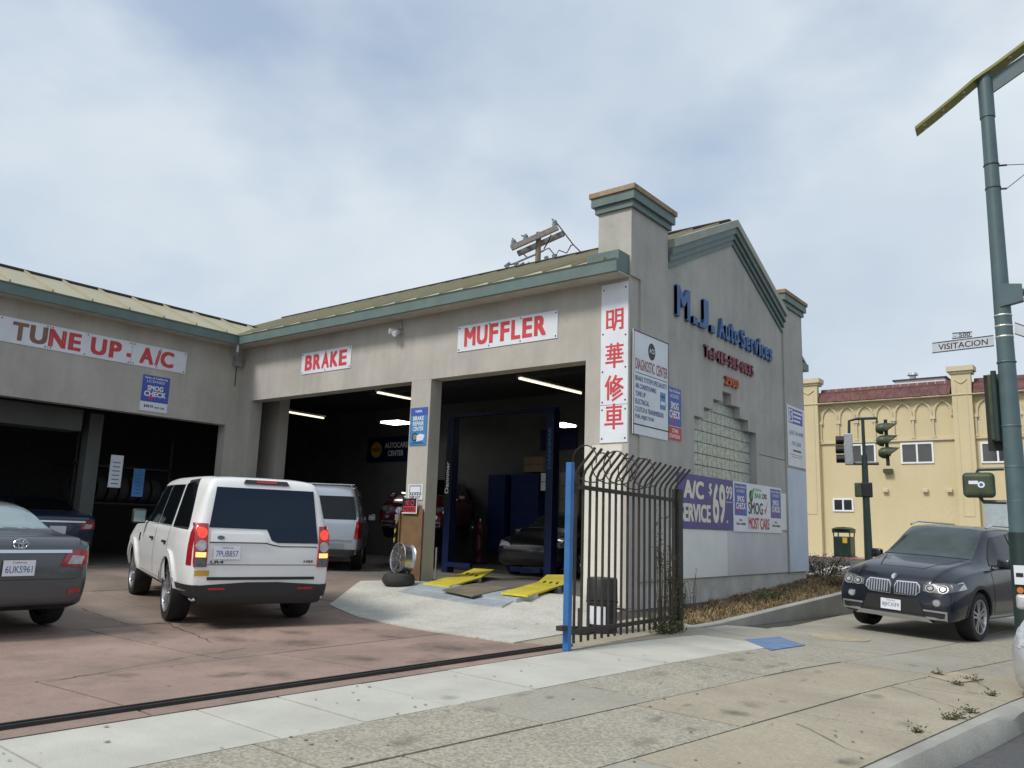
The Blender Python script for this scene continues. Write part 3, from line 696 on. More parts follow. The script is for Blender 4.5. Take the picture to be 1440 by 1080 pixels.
# diagnostic board
d0 = onX(886.6, 458.3, XC); d1 = onX(936.7, 611.6, XC)
DW, DH = 12.70-11.42, 1.60
s = signC('wall_sign', 'tall white DIAGNOSTIC CENTER board with blue list of services', 11.45, 12.70, 2.93, 4.68, 'sign_white', x=.05, cat='sign')
W_, H_ = s.W, s.H
for a0, b0, a1, b1 in ((.012, 1.735, W_-.012, 1.735), (.012, .16, W_-.012, .16), (.012, .0, .012, H_), (W_-.012, 0, W_-.012, H_)): s.line(a0, b0, a1, b1, .022, 'ink_black', 'border')
s.disc(.63, 1.47, .125, 'ink_black', 'logo', .003, 24, .15); s.txt('ACS', .54, 1.44, .18, .08, 'ink_white', .02, off=.005)
s.txt('DIAGNOSTIC', .07, 1.085, .66, .19, 'ink_maroon', .01); s.txt('CENTER', .79, 1.085, .41, .19, 'ink_maroon', .01)
s.line(.07, 1.03, W_-.06, 1.03, .012, 'ink_black', 'rule')
for i, (t, ww) in enumerate((('BRAKE SYSTEM SPECIALISTS', 1.10), ('AIR CONDITIONING', .72), ('TUNE UP', .34), ('ELECTRICAL', .47), ('CLUTCH & TRANSMISSION', .98), ('FUEL INJECTION', .64))):
    s.txt(t, .07, .895-i*.13, ww, .085, 'ink_blue', .012)
s.rect(.93, .52, .20, .30, 'poster_blue', 'picture'); s.rect(.95, .60, .16, .06, 'sign_white', 'picture_band', .004); s.rect(.95, .72, .16, .05, 'ink_blue', 'picture_band', .004)
s = signC('smog_sign', 'blue smog check sign with red STAR STATION foot beside the diagnostic board', 12.74, 13.26, 2.98, 3.92, 'sign_white', x=.015, cat='sign')
smog(s, 0, 0, .52, .94, [('STAR', .30, .135, .45, .075, 'ink_white'), ('STATION', .10, .03, .75, .075, 'ink_white')], True)
# banners on the gable wall
s = signC('banner', 'purple banner reading A/C SERVICE $69.99 on the gable wall', 13.10, 15.51, 1.44, 2.42, 'banner_purple', cat='banner', x=.02)
s.txt('A/C', .22, .54, .84, .33, 'ink_cream', .045); s.txt('SERVICE', .06, .12, 1.29, .33, 'ink_cream', .045)
s.txt('$', 1.28, .62, .14, .25, 'ink_cream', .02); s.txt('69', 1.45, .12, .58, .76, 'ink_cream', .03); s.txt('99', 2.07, .60, .30, .26, 'ink_cream', .025); s.disc(2.12, .16, .03, 'ink_cream', 'dot')
s.line(2.07, .545, 2.36, .545, .012, 'ink_cream', 'rule')
s = signC('banner', 'white SMOG MOST CARS banner between two smog check panels', 15.53, 18.22, 1.42, 2.42, 'sign_white', cat='banner', x=.02)
for a in (.06, 2.02): smog(s, a, .10, .62, .86, [('FULL', .36, .13, .25, .05, 'ink_black'), ('SMOG & REPAIR', .12, .04, .76, .05, 'ink_black')])
s.disc(.92, .74, .10, 'ink_black', 'logo', .003, 18, .13); s.poly([(.86, .66), (.98, .72), (1.13, .93), (.95, .86)], 'ink_green', 'leaf', .0035)
s.txt('California', 1.10, .86, .40, .07, 'ink_green', .0); s.txt('BAR', 1.12, .71, .36, .11, 'ink_green', .03); s.txt('OIS', 1.52, .71, .28, .11, 'ink_black', .03)
s.txt('SMOG', .76, .37, .80, .25, 'ink_black', .02); s.poly([(1.64, .50), (1.70, .38), (1.90, .72), (1.71, .48)], 'red_paint', 'tick')
s.txt('MOST CARS', .76, .06, 1.16, .24, 'red_paint', .03)
s = signC('wall_sign', 'white notice board with blue heading on the right pilaster', 18.66, 19.85, 2.98, 4.42, 'sign_white', cat='sign', x=.052)
s.rect(.10, 1.02, .96, .36, 'sign_blue', 'panel'); s.rect(.13, 1.05, .24, .30, 'ink_white', 'panel', .004); s.txt('S', .17, 1.08, .15, .24, 'sign_blue', .03, off=.006)
for i in range(3): s.rect(.42, 1.28-i*.10, .60-.07*i, .045, 'ink_white', 'print_line', .004)
s.txt('(650) 344-8989', .13, .72, .95, .13, 'ink_blue', .0); s.txt('FOR LEASE', .28, .50, .62, .10, 'ink_blue', .0); s.rect(.34, .36, .55, .04, 'ink_black', 'print_line')
s.line(.15, .28, 1.0, .28, .01, 'ink_black', 'rule'); s.line(.25, .23, .9, .23, .01, 'ink_black', 'rule')
# posters on the middle column
s = signA('poster', 'blue BRAKE REPAIR CENTER poster on the middle column', -11.60, -11.14, 2.90, 3.66, 'poster_blue', cat='poster')
s.rect(0, .60, .46, .16, 'sign_blue', 'panel'); s.txt('NAPA', .14, .66, .18, .05, 'ink_white', .02, off=.004)
for i, t in enumerate(('BRAKE', 'REPAIR', 'CENTER')): s.txt(t, .08, .50-i*.105, .30, .085, 'ink_white', .02)
s.disc(.15, .17, .085, 'ink_black', 'brake_disc'); s.disc(.15, .17, .06, 'galv', 'brake_disc', .004); s.poly([(.20, .08), (.38, .10), (.42, .20), (.30, .23), (.2, .2)], 'sign_white', 'caliper', .005); s.poly([(.05, .03), (.42, .03), (.36, .07), (.1, .07)], 'ink_blue', 'base', .004)
s = signA('notice', 'small white KEEP OUT notice with striped band on the middle column', -11.56, -11.16, 1.83, 2.13, 'sign_white', cat='notice')
s.line(.05, .27, .35, .27, .014, 'ink_black', 'border'); s.line(.05, .135, .35, .135, .014, 'ink_black', 'border'); s.line(.05, .13, .05, .275, .014, 'ink_black', 'border'); s.line(.35, .13, .35, .275, .014, 'ink_black', 'border')
for k in range(5): s.poly([(.03+k*.07, .085), (.065+k*.07, .085), (.095+k*.07, .12), (.06+k*.07, .12)], 'ink_black', 'stripe')
s.txt('KEEP OUT', .05, .025, .30, .05, 'ink_black', .02)
s = Sign('notice', 'red and black NO SMOKING sign hanging askew on the brown board', (-11.60, YF-.10, 1.56), Vector((.995, -.02, 0)).normalized(), .42, .29, 'ink_black', 'notice')
s.rect(.0, .0, .42, .018, 'ink_white', 'border', .003); s.rect(.40, .02, .02, .27, 'ink_white', 'border', .003); s.rect(.03, .03, .36, .11, 'red_paint', 'panel', .002)
s.txt('NO', .10, .155, .10, .10, 'red_paint', .03); s.disc(.29, .205, .055, 'red_paint', 'symbol'); s.disc(.29, .205, .038, 'ink_black', 'symbol', .004); s.txt('SMOKING', .05, .045, .32, .08, 'ink_black', .02, off=.005)
# raised letters on the gable wall, each a piece of its own
lt = thing('wall_lettering', (XC, 15.5, 4.3), 'raised blue and maroon letters M.J. Auto Services with telephone number on gable wall', 'lettering')
def raised(txt, y0, y1, z0, z1, mat, widths=None, depth=.05, bold=.045, lower=.74):
    n = [c for c in txt]; W = widths or [1.0]*len(n); tot = sum(W); y = y0
    for c, wd in zip(n, W):
        ww = (y1-y0)*wd/tot
        if c != ' ':
            tall = c.isupper() or c.isdigit() or c in 'tlifhkbd'
            if c == '.': text('l', (XC+.002, y+ww*.1, z0), UY*(ww*.7), UZ*((z1-z0)*.24), mat, lt, 'letter', bold, depth)
            elif c == '-': text('l', (XC+.002, y+ww*.1, z0+(z1-z0)*.40), UY*(ww*.75), UZ*((z1-z0)*.18), mat, lt, 'letter', bold, depth)
            elif c == ':': text(':', (XC+.002, y+ww*.2, z0+(z1-z0)*.1), UY*(ww*.4), UZ*((z1-z0)*.6), mat, lt, 'letter', bold, depth)
            else: text(c, (XC+.002, y+ww*.05, z0), UY*(ww*.8), UZ*((z1-z0)*(1 if tall else lower)), mat, lt, 'letter', bold, depth)
        y += ww
raised('M.J.', 12.98, 14.72, 5.27, 5.86, 'letter_blue', [1.25, .5, .95, .5], .06, .03)
raised('Auto Services', 14.86, 17.82, 5.26, 5.66, 'letter_blue', [1.2, 1, .8, 1, .35, 1.1, 1, .8, 1, .5, .9, 1, .95], .06, .03)
raised('Tel:415-585-0635', 14.22, 16.70, 4.73, 4.97, 'letter_maroon', [1.1, 1, .6, .5, 1, .8, 1, .6, 1, 1, 1, .6, 1, 1, 1, 1], .045, .04)
raised('2900', 15.17, 15.86, 4.33, 4.52, 'letter_orange', None, .05, .03)
# ================================================================= cars
def pchip(x, y, q):
    x, y, q = np.array(x, float), np.array(y, float), np.array(q, float); h = np.diff(x); d = np.diff(y)/h; m = np.zeros_like(y)
    for i in range(1, len(x)-1):
        if d[i-1]*d[i] > 0: w1 = 2*h[i]+h[i-1]; w2 = h[i]+2*h[i-1]; m[i] = (w1+w2)/(w1/d[i-1]+w2/d[i])
    m[0], m[-1] = d[0], d[-1]
    i = np.clip(np.searchsorted(x, q)-1, 0, len(x)-2); t = (q-x[i])/h[i]
    return (2*t**3-3*t**2+1)*y[i]+(t**3-2*t**2+t)*h[i]*m[i]+(-2*t**3+3*t**2)*y[i+1]+(t**3-t**2)*h[i]*m[i+1]
def crom(P, n):
    P = [np.array(p, float) for p in P]; o = []
    for i in range(len(P)-1):
        a = P[i-1] if i else 2*P[0]-P[1]; b, c = P[i], P[i+1]; d = P[i+2] if i+2 < len(P) else 2*P[-1]-P[-2]
        for k in range(n):
            t = k/n; t1 = t
            cat = .5*((2*b)+(-a+c)*t1+(2*a-5*b+4*c-d)*t1**2+(-a+3*b-3*c+d)*t1**3)
            o.append(cat*.6+(b+(c-b)*t)*.4)
    o.append(P[-1]); return o
class Car:
    def __init__(s, name, label, rows, mat, loc, heading, wheels, wr, tw, group=None, pitch=0., roll=0., wellx=.05, rim='spoke', rim_r=.66, archs=True):
        s.t = thing(name, loc, label, 'car', group, rot=None); s.t['category'] = 'car'; ORG[s.t] = Vector((0, 0, 0))
        s.t.rotation_euler = (Matrix.Rotation(math.atan2(heading[1], heading[0]), 3, 'Z') @ Matrix.Rotation(-pitch, 3, 'Y') @ Matrix.Rotation(roll, 3, 'X')).to_euler()
        s.paint = mat
        rx = [r[0] for r in rows]; q = []
        for a, b in zip(rx[:-1], rx[1:]):
            n = max(1, int(math.ceil((b-a)/.09)));
            if b-a < .12: n = 3
            q += list(np.linspace(a, b, n, endpoint=False))
        q.append(rx[-1]); prm = [pchip(rx, [r[k] for r in rows], q) for k in range(1, 7)]
        mb = MB(); NS = None
        for i, x in enumerate(q):
            zb, zl, zt, wm, wl, wt = [p[i] for p in prm]; k = max(0., min(1, (zt-zl)/.4)); hb = zl-zb; zg = zt-.085*k-.012
            H = [(0, zb), (.78*wm, zb), (.955*wm, zb+.05), (wm, zb+.38*hb), (wm*.997, zb+.72*hb), (wl+.004, zl-.02), (lerp(wl, wt, .08), zl+.012*k), (lerp(wl, wt, .52), lerp(zl, zg, .5)), (wt, zg), (wt-.065*k-.02, zt-.022*k-.004), (wt*.55, zt-.004), (0, zt)]
            S = crom(H, 3); full = [(x, -p[0], p[1]) for p in S[::-1]] + [(x, p[0], p[1]) for p in S[1:]]
            NS = len(full)-1; full = full[:-1]; mb.v += full
        for i in range(len(q)-1):
            for j in range(NS): j2 = (j+1) % NS; mb.f.append((i*NS+j, i*NS+j2, (i+1)*NS+j2, (i+1)*NS+j))
        mb.f.append(tuple(range(NS))); mb.f.append(tuple((len(q)-1)*NS+j for j in range(NS)))
        s.bvh = BVHTree.FromPolygons([Vector(v) for v in mb.v], mb.f)
        me = bpy.data.meshes.new('body'); me.from_pydata(mb.v, [], mb.f)
        bm = bmesh.new(); bm.from_mesh(me); bmesh.ops.recalc_face_normals(bm, faces=bm.faces); bm.to_mesh(me); bm.free()
        me.materials.append(MAT[mat]); me.materials.append(MAT['rubber'])
        bo = bpy.data.objects.new('body', me); COL.objects.link(bo)
        cut = MB(); W = max(r[4] for r in rows)
        for wx in wheels:
            for sd in (1, -1):
                y0, y1 = sorted((sd*(W-.36), sd*(W+.2))); n = 40; o = len(cut.v)
                for y in (y0, y1):
                    for k in range(n): t = 2*math.pi*k/n; cut.v.append((wx+(wr+wellx)*math.cos(t), y, wr+(wr+wellx)*math.sin(t)))
                for k in range(n): k2 = (k+1) % n; cut.f.append((o+k, o+k2, o+n+k2, o+n+k))
                cut.f.append(tuple(o+k for k in reversed(range(n)))); cut.f.append(tuple(o+n+k for k in range(n)))
        co = cut.build('cut', 'rubber', None); co.data.materials.clear(); co.data.materials.append(MAT[mat]); co.data.materials.append(MAT['rubber'])
        for p in co.data.polygons: p.material_index = 1
        md = bo.modifiers.new('b', 'BOOLEAN'); md.object = co; md.operation = 'DIFFERENCE'; md.solver = 'EXACT'
        dg = bpy.context.evaluated_depsgraph_get(); m2 = bpy.data.meshes.new_from_object(bo.evaluated_get(dg)); bo.modifiers.clear()
        bo.data = m2; bpy.data.objects.remove(co)
        m2.shade_smooth(); m2.set_sharp_from_angle(angle=R(38)); bo.parent = s.t; s.body = bo
        s.wheels(wheels, wr, tw, W, rim, rim_r)
    def wheels(s, wheels, wr, tw, W, rim, rr):
        tm = MB(); h = tw/2
        tm.lathe([(wr*rr, -h*.85), (wr*.80, -h*.98), (wr*.95, -h*.92), (wr, -h*.6), (wr, h*.6), (wr*.95, h*.92), (wr*.80, h*.98), (wr*rr, h*.85)], axis='y', n=36)
        rm = MB(); r0 = wr*rr
        rm.lathe([(r0*1.01, h*.86), (r0*1.0, h*.94), (r0*.95, h*.94), (r0*.90, h*.70), (r0*.88, -h*.7)], axis='y', n=32)
        rm.lathe([(r0*.22, h*.4), (r0*.21, h*.74), (r0*.12, h*.80), (.001, h*.80)], axis='y', n=16)
        dm = MB(); dm.lathe([(r0*.89, -h*.1), (.001, -h*.1)], axis='y', n=24)
        ns = 10 if rim == 'ten' else (7 if rim == 'seven' else 5)
        for k in range(ns):
            t = 2*math.pi*k/ns + .2; c, sn = math.cos(t), math.sin(t); d = Vector((c, 0, sn)); e = Vector((-sn, 0, c)); w1 = r0*(.10 if ns == 10 else .15 if ns == 7 else .20); w0 = w1*.7
            for sg in ((-1, 1) if ns == 5 else (0,)):
                a = d*(r0*.16)+e*(sg*w0*.5); b = d*(r0*.93)+e*(sg*w1*.8); wa = w0*.45; wb = w1*(.5 if sg == 0 else .32)
                y0, y1 = h*.80, h*.88; P = [a-e*wa, a+e*wa, b+e*wb, b-e*wb]; o = len(rm.v)
                for yy in (h*.45, None):
                    for i, p in enumerate(P): rm.v.append((p.x, yy if yy is not None else (y0 if i < 2 else y1), p.z))
                rm.f += [(o, o+1, o+2, o+3), (o+7, o+6, o+5, o+4), (o, o+4, o+5, o+1), (o+1, o+5, o+6, o+2), (o+2, o+6, o+7, o+3), (o+3, o+7, o+4, o)]
        tmesh = rmesh = dmesh = None
        for wx in wheels:
            for sd in (1, -1):
                o = tm.build('wheel', 'rubber', s.t, smooth=True) if tmesh is None else bpy.data.objects.new('wheel', tmesh)
                r_ = rm.build('rim', 'alloy', None, smooth=True) if rmesh is None else bpy.data.objects.new('rim', rmesh)
                d_ = dm.build('brake_disc', 'car_trim', None) if dmesh is None else bpy.data.objects.new('brake_disc', dmesh)
                for q_, ms in ((o, tmesh), (r_, rmesh), (d_, dmesh)):
                    if ms is not None: COL.objects.link(q_)
                tmesh, rmesh, dmesh = o.data, r_.data, d_.data
                o.parent = s.t; o.location = (wx, sd*(W-tw/2-.015), wr); o.rotation_euler = (0, 0, 0 if sd > 0 else math.pi)
                r_.parent = o; d_.parent = o
    def cast(s, view, a, b):
        if view in 'LR': sg = 1 if view == 'L' else -1; o, d = Vector((a, 5*sg, b)), Vector((0, -sg, 0))
        elif view in 'FB': sg = 1 if view == 'F' else -1; o, d = Vector((6*sg, a, b)), Vector((-sg, 0, 0))
        else: o, d = Vector((a, b, 6)), Vector((0, 0, -1))
        h = s.bvh.ray_cast(o, d)
        if h[0] is None:
            h = s.bvh.find_nearest(o+d*(5 if view in 'LR' else 6-2.2 if view in 'FB' else 5)); return h[0], -d
        n = h[1]
        if n.dot(d) > 0: n = -n
        return h[0], n
    def patch(s, view, poly, mat, name, off=.006, th=.012, sp=.07, parent=None, flat=False, smooth=True):
        bm = bmesh.new(); vs = [bm.verts.new((p[0], p[1], 0)) for p in poly]; bm.faces.new(vs)
        for ax in (0, 1):
            lo, hi = min(p[ax] for p in poly), max(p[ax] for p in poly); k = math.ceil(lo/sp)*sp
            while k < hi and not flat:
                c_ = [0, 0, 0]; n_ = [0, 0, 0]; c_[ax] = k; n_[ax] = 1
                bmesh.ops.bisect_plane(bm, geom=bm.verts[:]+bm.edges[:]+bm.faces[:], plane_co=c_, plane_no=n_); k += sp
        nrm = {}
        for v in bm.verts:
            p, n = s.cast(view, v.co.x, v.co.y); v.co = p+n*off; nrm[v] = n
        be = [e for e in bm.edges if len(e.link_faces) == 1]; r = bmesh.ops.extrude_edge_only(bm, edges=be)
        vd = {'L': (0, 1, 0), 'R': (0, -1, 0), 'F': (1, 0, 0), 'B': (-1, 0, 0), 'T': (0, 0, 1)}[view]
        for v in r['geom']:
            if isinstance(v, bmesh.types.BMVert): v.co -= Vector(vd)*th
        for f in bm.faces:
            if f.normal.dot(Vector(vd)) < -.3: f.normal_flip()
        me = bpy.data.meshes.new(name); bm.to_mesh(me); bm.free(); me.materials.append(MAT[mat])
        if smooth: me.shade_smooth(); me.set_sharp_from_angle(angle=R(45))
        o = bpy.data.objects.new(name, me); COL.objects.link(o); o.parent = parent or s.t; return o
    def both(s, poly, mat, name, **k): return [s.patch(v, poly, mat, name, **k) for v in 'LR']
    def mirror(s, view, poly, mat, name, **k):
        return [s.patch(view, poly, mat, name, **k), s.patch(view, [(-a, b) for a, b in poly][::-1], mat, name, **k)]
    def door(s, poly, handle, hm=None):
        for v in 'LR':
            cx_ = sum(p[0] for p in poly)/len(poly); cz = sum(p[1] for p in poly)/len(poly)
            big = [(p[0]+.008*(1 if p[0] > cx_ else -1), p[1]+.008*(1 if p[1] > cz else -1)) for p in poly]
            sm = s.patch(v, big, 'car_seam', 'door_seam', off=.0015, th=.004)
            d = s.patch(v, poly, s.paint, 'door', off=.004, th=.004)
            sm.parent = d
            hx, hz = handle; s.patch(v, [(hx-.09, hz-.014), (hx+.09, hz-.014), (hx+.09, hz+.014), (hx-.09, hz+.014)], hm or s.paint, 'handle', off=.035, th=.03, parent=d)
    def ring(s, wx, wr, r0, r1, mat, name, a0=0, a1=180, off=.02, cz=None):
        n = 18; P = []
        for k in range(n+1): t = R(a0+(a1-a0)*k/n); P.append((wx+r1*math.cos(t), (cz or wr)+r1*math.sin(t)))
        for k in range(n, -1, -1): t = R(a0+(a1-a0)*k/n); P.append((wx+r0*math.cos(t), (cz or wr)+r0*math.sin(t)))
        s.both(P, mat, name, off=off, th=.03, sp=.2)
    def plate(s, view, y, z, txt, w_=.32, h_=.165, tilt=0):
        sg = -1 if view == 'B' else 1; p, n = s.cast(view, y, z); x = p.x+sg*.02
        m = MB(); m.box(min(x, x+sg*.008), max(x, x+sg*.008), y-w_/2, y+w_/2, z-h_/2, z+h_/2); pl = m.build('licence_plate', 'plate', s.t)
        u = Vector((0, -1, 0)) if view == 'B' else Vector((0, 1, 0))
        if not txt: return
        bl = Vector((x+sg*.009, y, z))-u*(w_*.42)-UZ*(h_*.30); text(txt, bl, u*(w_*.84), UZ*(h_*.44), 'ink_blue', pl, 'characters', .006, 0, .001)
        bl = Vector((x+sg*.009, y, z))-u*(w_*.22)+UZ*(h_*.30); text('California', bl, u*(w_*.44), UZ*(h_*.13), 'ink_maroon', pl, 'characters', .0, 0, .001)
    def mirrors(s, x, z, y, mat, glass='car_glass', h_=.16):
        for sd in (1, -1):
            c = Vector((x, sd*(y+.12), z)); m = MB(); m.box(c.x-.05, c.x+.06, c.y-.10, c.y+.10, c.z-h_/2, c.z+h_/2); mm = m.build('door_mirror', mat, s.t, bevel=.035); mm.data.shade_smooth()
            g_ = MB(); g_.box(c.x-.053, c.x-.049, c.y-.08, c.y+.08, c.z-h_/2+.025, c.z+h_/2-.025); g_.build('mirror_glass', 'car_glass_sky', mm)
            MB().bar((x+.02, sd*(y-.04), z-.05), (x+.02, sd*(y+.08), z-.03), .05, .04).build('mirror_arm', 'car_trim', mm)
def tube_on(car, pts, r, mat, name, parent=None): MB().tube(pts, r, 8).build(name, mat, parent or car.t, smooth=True)

# ---- white boxy suv, seen from behind
LR = [(-2.415, 0.37, 0.975, 1.047, 0.8, 0.781, 0.729), (-2.4, 0.34, 1.095, 1.127, 0.845, 0.826, 0.764), (-2.365, 0.33, 1.195, 1.268, 0.865, 0.842, 0.757), (-2.31, 0.33, 1.205, 1.547, 0.885, 0.862, 0.743), (-2.25, 0.42, 1.205, 1.797, 0.905, 0.876, 0.719), (-2.17, 0.42, 1.205, 1.888, 0.925, 0.896, 0.717), (-1.6, 0.4, 1.205, 1.917, 0.957, 0.93, 0.76), (-0.6, 0.4, 1.205, 1.908, 0.957, 0.93, 0.76), (0.45, 0.4, 1.195, 1.868, 0.957, 0.925, 0.74), (0.7, 0.4, 1.195, 1.748, 0.957, 0.92, 0.73), (1.2, 0.4, 1.175, 1.248, 0.957, 0.91, 0.8), (1.5, 0.4, 1.145, 1.197, 0.955, 0.9, 0.78), (2.1, 0.42, 1.095, 1.127, 0.94, 0.87, 0.72), (2.33, 0.44, 1.025, 1.058, 0.9, 0.83, 0.65), (2.415, 0.52, 0.875, 0.927, 0.82, 0.76, 0.58)]
hd = Vector((-.947, .322)).normalized(); RLc = onG(244, 873)
ctr = Vector((RLc.x, RLc.y, 0)) + Vector((hd.x, hd.y, 0))*1.355 + Vector((hd.y, -hd.x, 0))*.80
c = Car('parked_car', 'white boxy SUV with brake lights lit, parked facing the open bays', LR, 'paint_white', (ctr.x, ctr.y, .045), (hd.x, hd.y), (-1.355, 1.53), .385, .27, pitch=.028, rim='seven', rim_r=.70, wellx=.055)
c.patch('B', [(-.70, 1.08), (-.16, 1.08), (-.08, 1.11), (-.02, 1.245), (.70, 1.255), (.63, 1.76), (-.63, 1.76)], 'car_glass_blue', 'rear_window', off=.008)
c.patch('B', [(-.30, 1.81), (.30, 1.81), (.27, 1.86), (-.27, 1.86)], 'car_trim', 'spoiler_lamp_housing', off=.02); c.patch('B', [(-.13, 1.82), (.13, 1.82), (.13, 1.85), (-.13, 1.85)], 'lamp_red', 'high_brake_lamp', off=.026)
for sg in (1, -1):
    f = lambda P: [(sg*a, b) for a, b in (P if sg > 0 else P[::-1])]
    h = c.patch('B', f([(.70, .78), (.845, .78), (.845, 1.30), (.715, 1.30)]), 'lamp_red', 'tail_lamp', off=.02, th=.05)
    c.patch('B', f([(.715, .785), (.835, .785), (.835, .88), (.715, .88)]), 'lamp_dark', 'lamp_cell', off=.026, parent=h)
    c.patch('B', f([(.72, .895), (.83, .895), (.83, .955), (.72, .955)]), 'lamp_amber_lit', 'lamp_cell', off=.028, parent=h)
    for cz, mt in ((1.035, 'lamp_clear'), (1.185, 'lamp_red_lit')):
        n = 16; c.patch('B', [(sg*.778+.056*math.cos(2*math.pi*k/n), cz+.066*math.sin(2*math.pi*k/n)) for k in range(n)], mt, 'lamp_cell', off=.028, parent=h)
    c.patch('L' if sg > 0 else 'R', [(-2.36, .79), (-2.25, .79), (-2.24, 1.29), (-2.33, 1.29)], 'lamp_red', 'lamp_wrap', off=.006, parent=h)
c.patch('B', [(-.03, 1.08), (.68, 1.08), (.68, 1.18), (.03, 1.18)], 'paint_white', 'handle_bar', off=.03, th=.035)
c.patch('B', [(-.69, 1.03), (-.2, 1.03), (-.1, 1.045), (0, 1.07), (0, 1.08), (-.12, 1.057), (-.2, 1.042), (-.69, 1.042)], 'car_seam', 'tailgate_seam', off=.004)
c.patch('B', [(-.02, 1.07), (.69, 1.07), (.69, 1.078), (-.02, 1.078)], 'car_seam', 'tailgate_seam', off=.006)
c.patch('B', [(-.69, .80), (.69, .80), (.69, .808), (-.69, .808)], 'car_seam', 'tailgate_seam', off=.004)
c.patch('B', [(-.68, .62), (.68, .62), (.68, .655), (-.68, .655)], 'car_trim', 'bumper_step', off=.012)
c.patch('B', [(-.86, .335), (.86, .335), (.86, .55), (.2, .59), (-.2, .59), (-.86, .55)], 'car_trim', 'lower_bumper', off=.02, th=.06)
for y0 in (.46, -.66): c.patch('B', [(y0, .50), (y0+.2, .50), (y0+.2, .525), (y0, .525)], 'lamp_red', 'reflector', off=.03)
c.plate('B', .47, .955, '7PUB857')
n = 14; c.patch('B', [(.56+.045*math.cos(2*math.pi*k/n), 1.13+.024*math.sin(2*math.pi*k/n)) for k in range(n)], 'pole_green', 'badge', off=.036)
def carword(car, txt, y, z, w_, h_, mat):
    p, _ = car.cast('B', y-w_/2, z); text(txt, (p.x-.012, y, z), Vector((0, -w_, 0)), UZ*h_, mat, car.t, 'badge', .03, 0, .0)
carword(c, 'LR4', .66, .82, .16, .035, 'car_trim'); carword(c, 'HSE', -.52, .835, .13, .03, 'car_trim')
c.patch('B', [(.66, .67), (.83, .67), (.83, .735), (.66, .735)], 'can_yellow', 'sticker', off=.006)
c.both([(-2.10, 1.24), (-1.30, 1.23), (-1.22, 1.79), (-1.78, 1.83)], 'car_glass', 'side_window', off=.009)
c.both([(-1.16, 1.23), (-.28, 1.22), (-.28, 1.77), (-1.10, 1.78)], 'car_glass', 'side_window', off=.011)
c.both([(-.20, 1.22), (.88, 1.21), (.42, 1.75), (-.20, 1.77)], 'car_glass', 'side_window', off=.011)
c.patch('F', [(-.76, 1.27), (.76, 1.27), (.66, 1.79), (-.66, 1.79)], 'car_glass', 'windscreen')
c.patch('T', [(-1.9, -.56), (.3, -.56), (.3, .56), (-1.9, .56)], 'car_glass', 'glass_roof', off=.006)
c.both([(-1.28, 1.84), (-1.75, 1.86), (-2.1, 1.21), (-1.30, 1.21)][::-1], 'car_trim', 'pillar_panel', off=.005)
c.door([(-1.18, .50), (-.26, .50), (-.26, 1.2), (-1.18, 1.21)], (-1.02, 1.0), 'car_trim'); c.door([(-.22, .50), (.86, .50), (.98, 1.17), (-.22, 1.2)], (-.06, 1.0), 'car_trim')
c.both([(-.90, .34), (1.05, .34), (1.05, .46), (-.90, .46)], 'car_trim', 'sill', off=.015, th=.03)
for wx in (-1.355, 1.6): c.ring(wx, .385, .445, .53, 'paint_white', 'wheel_arch', -12, 192, off=.028)
c.mirrors(.72, 1.28, .93, 'car_trim', h_=.22)
c.both([(-2.40, .335), (-1.86, .335), (-1.84, .55), (-2.41, .56)], 'car_trim', 'lower_bumper_side', off=.014, th=.04)
c.both([(1.0, .90), (1.09, .90), (1.09, 1.02), (1.0, 1.02)], 'car_trim', 'side_vent', off=.008)
MB().lathe([(.06, 0), (.055, .03), (.02, .055), (.001, .06)], (-1.9, -.0, 1.85), n=12).build('roof_antenna', 'car_trim', c.t)

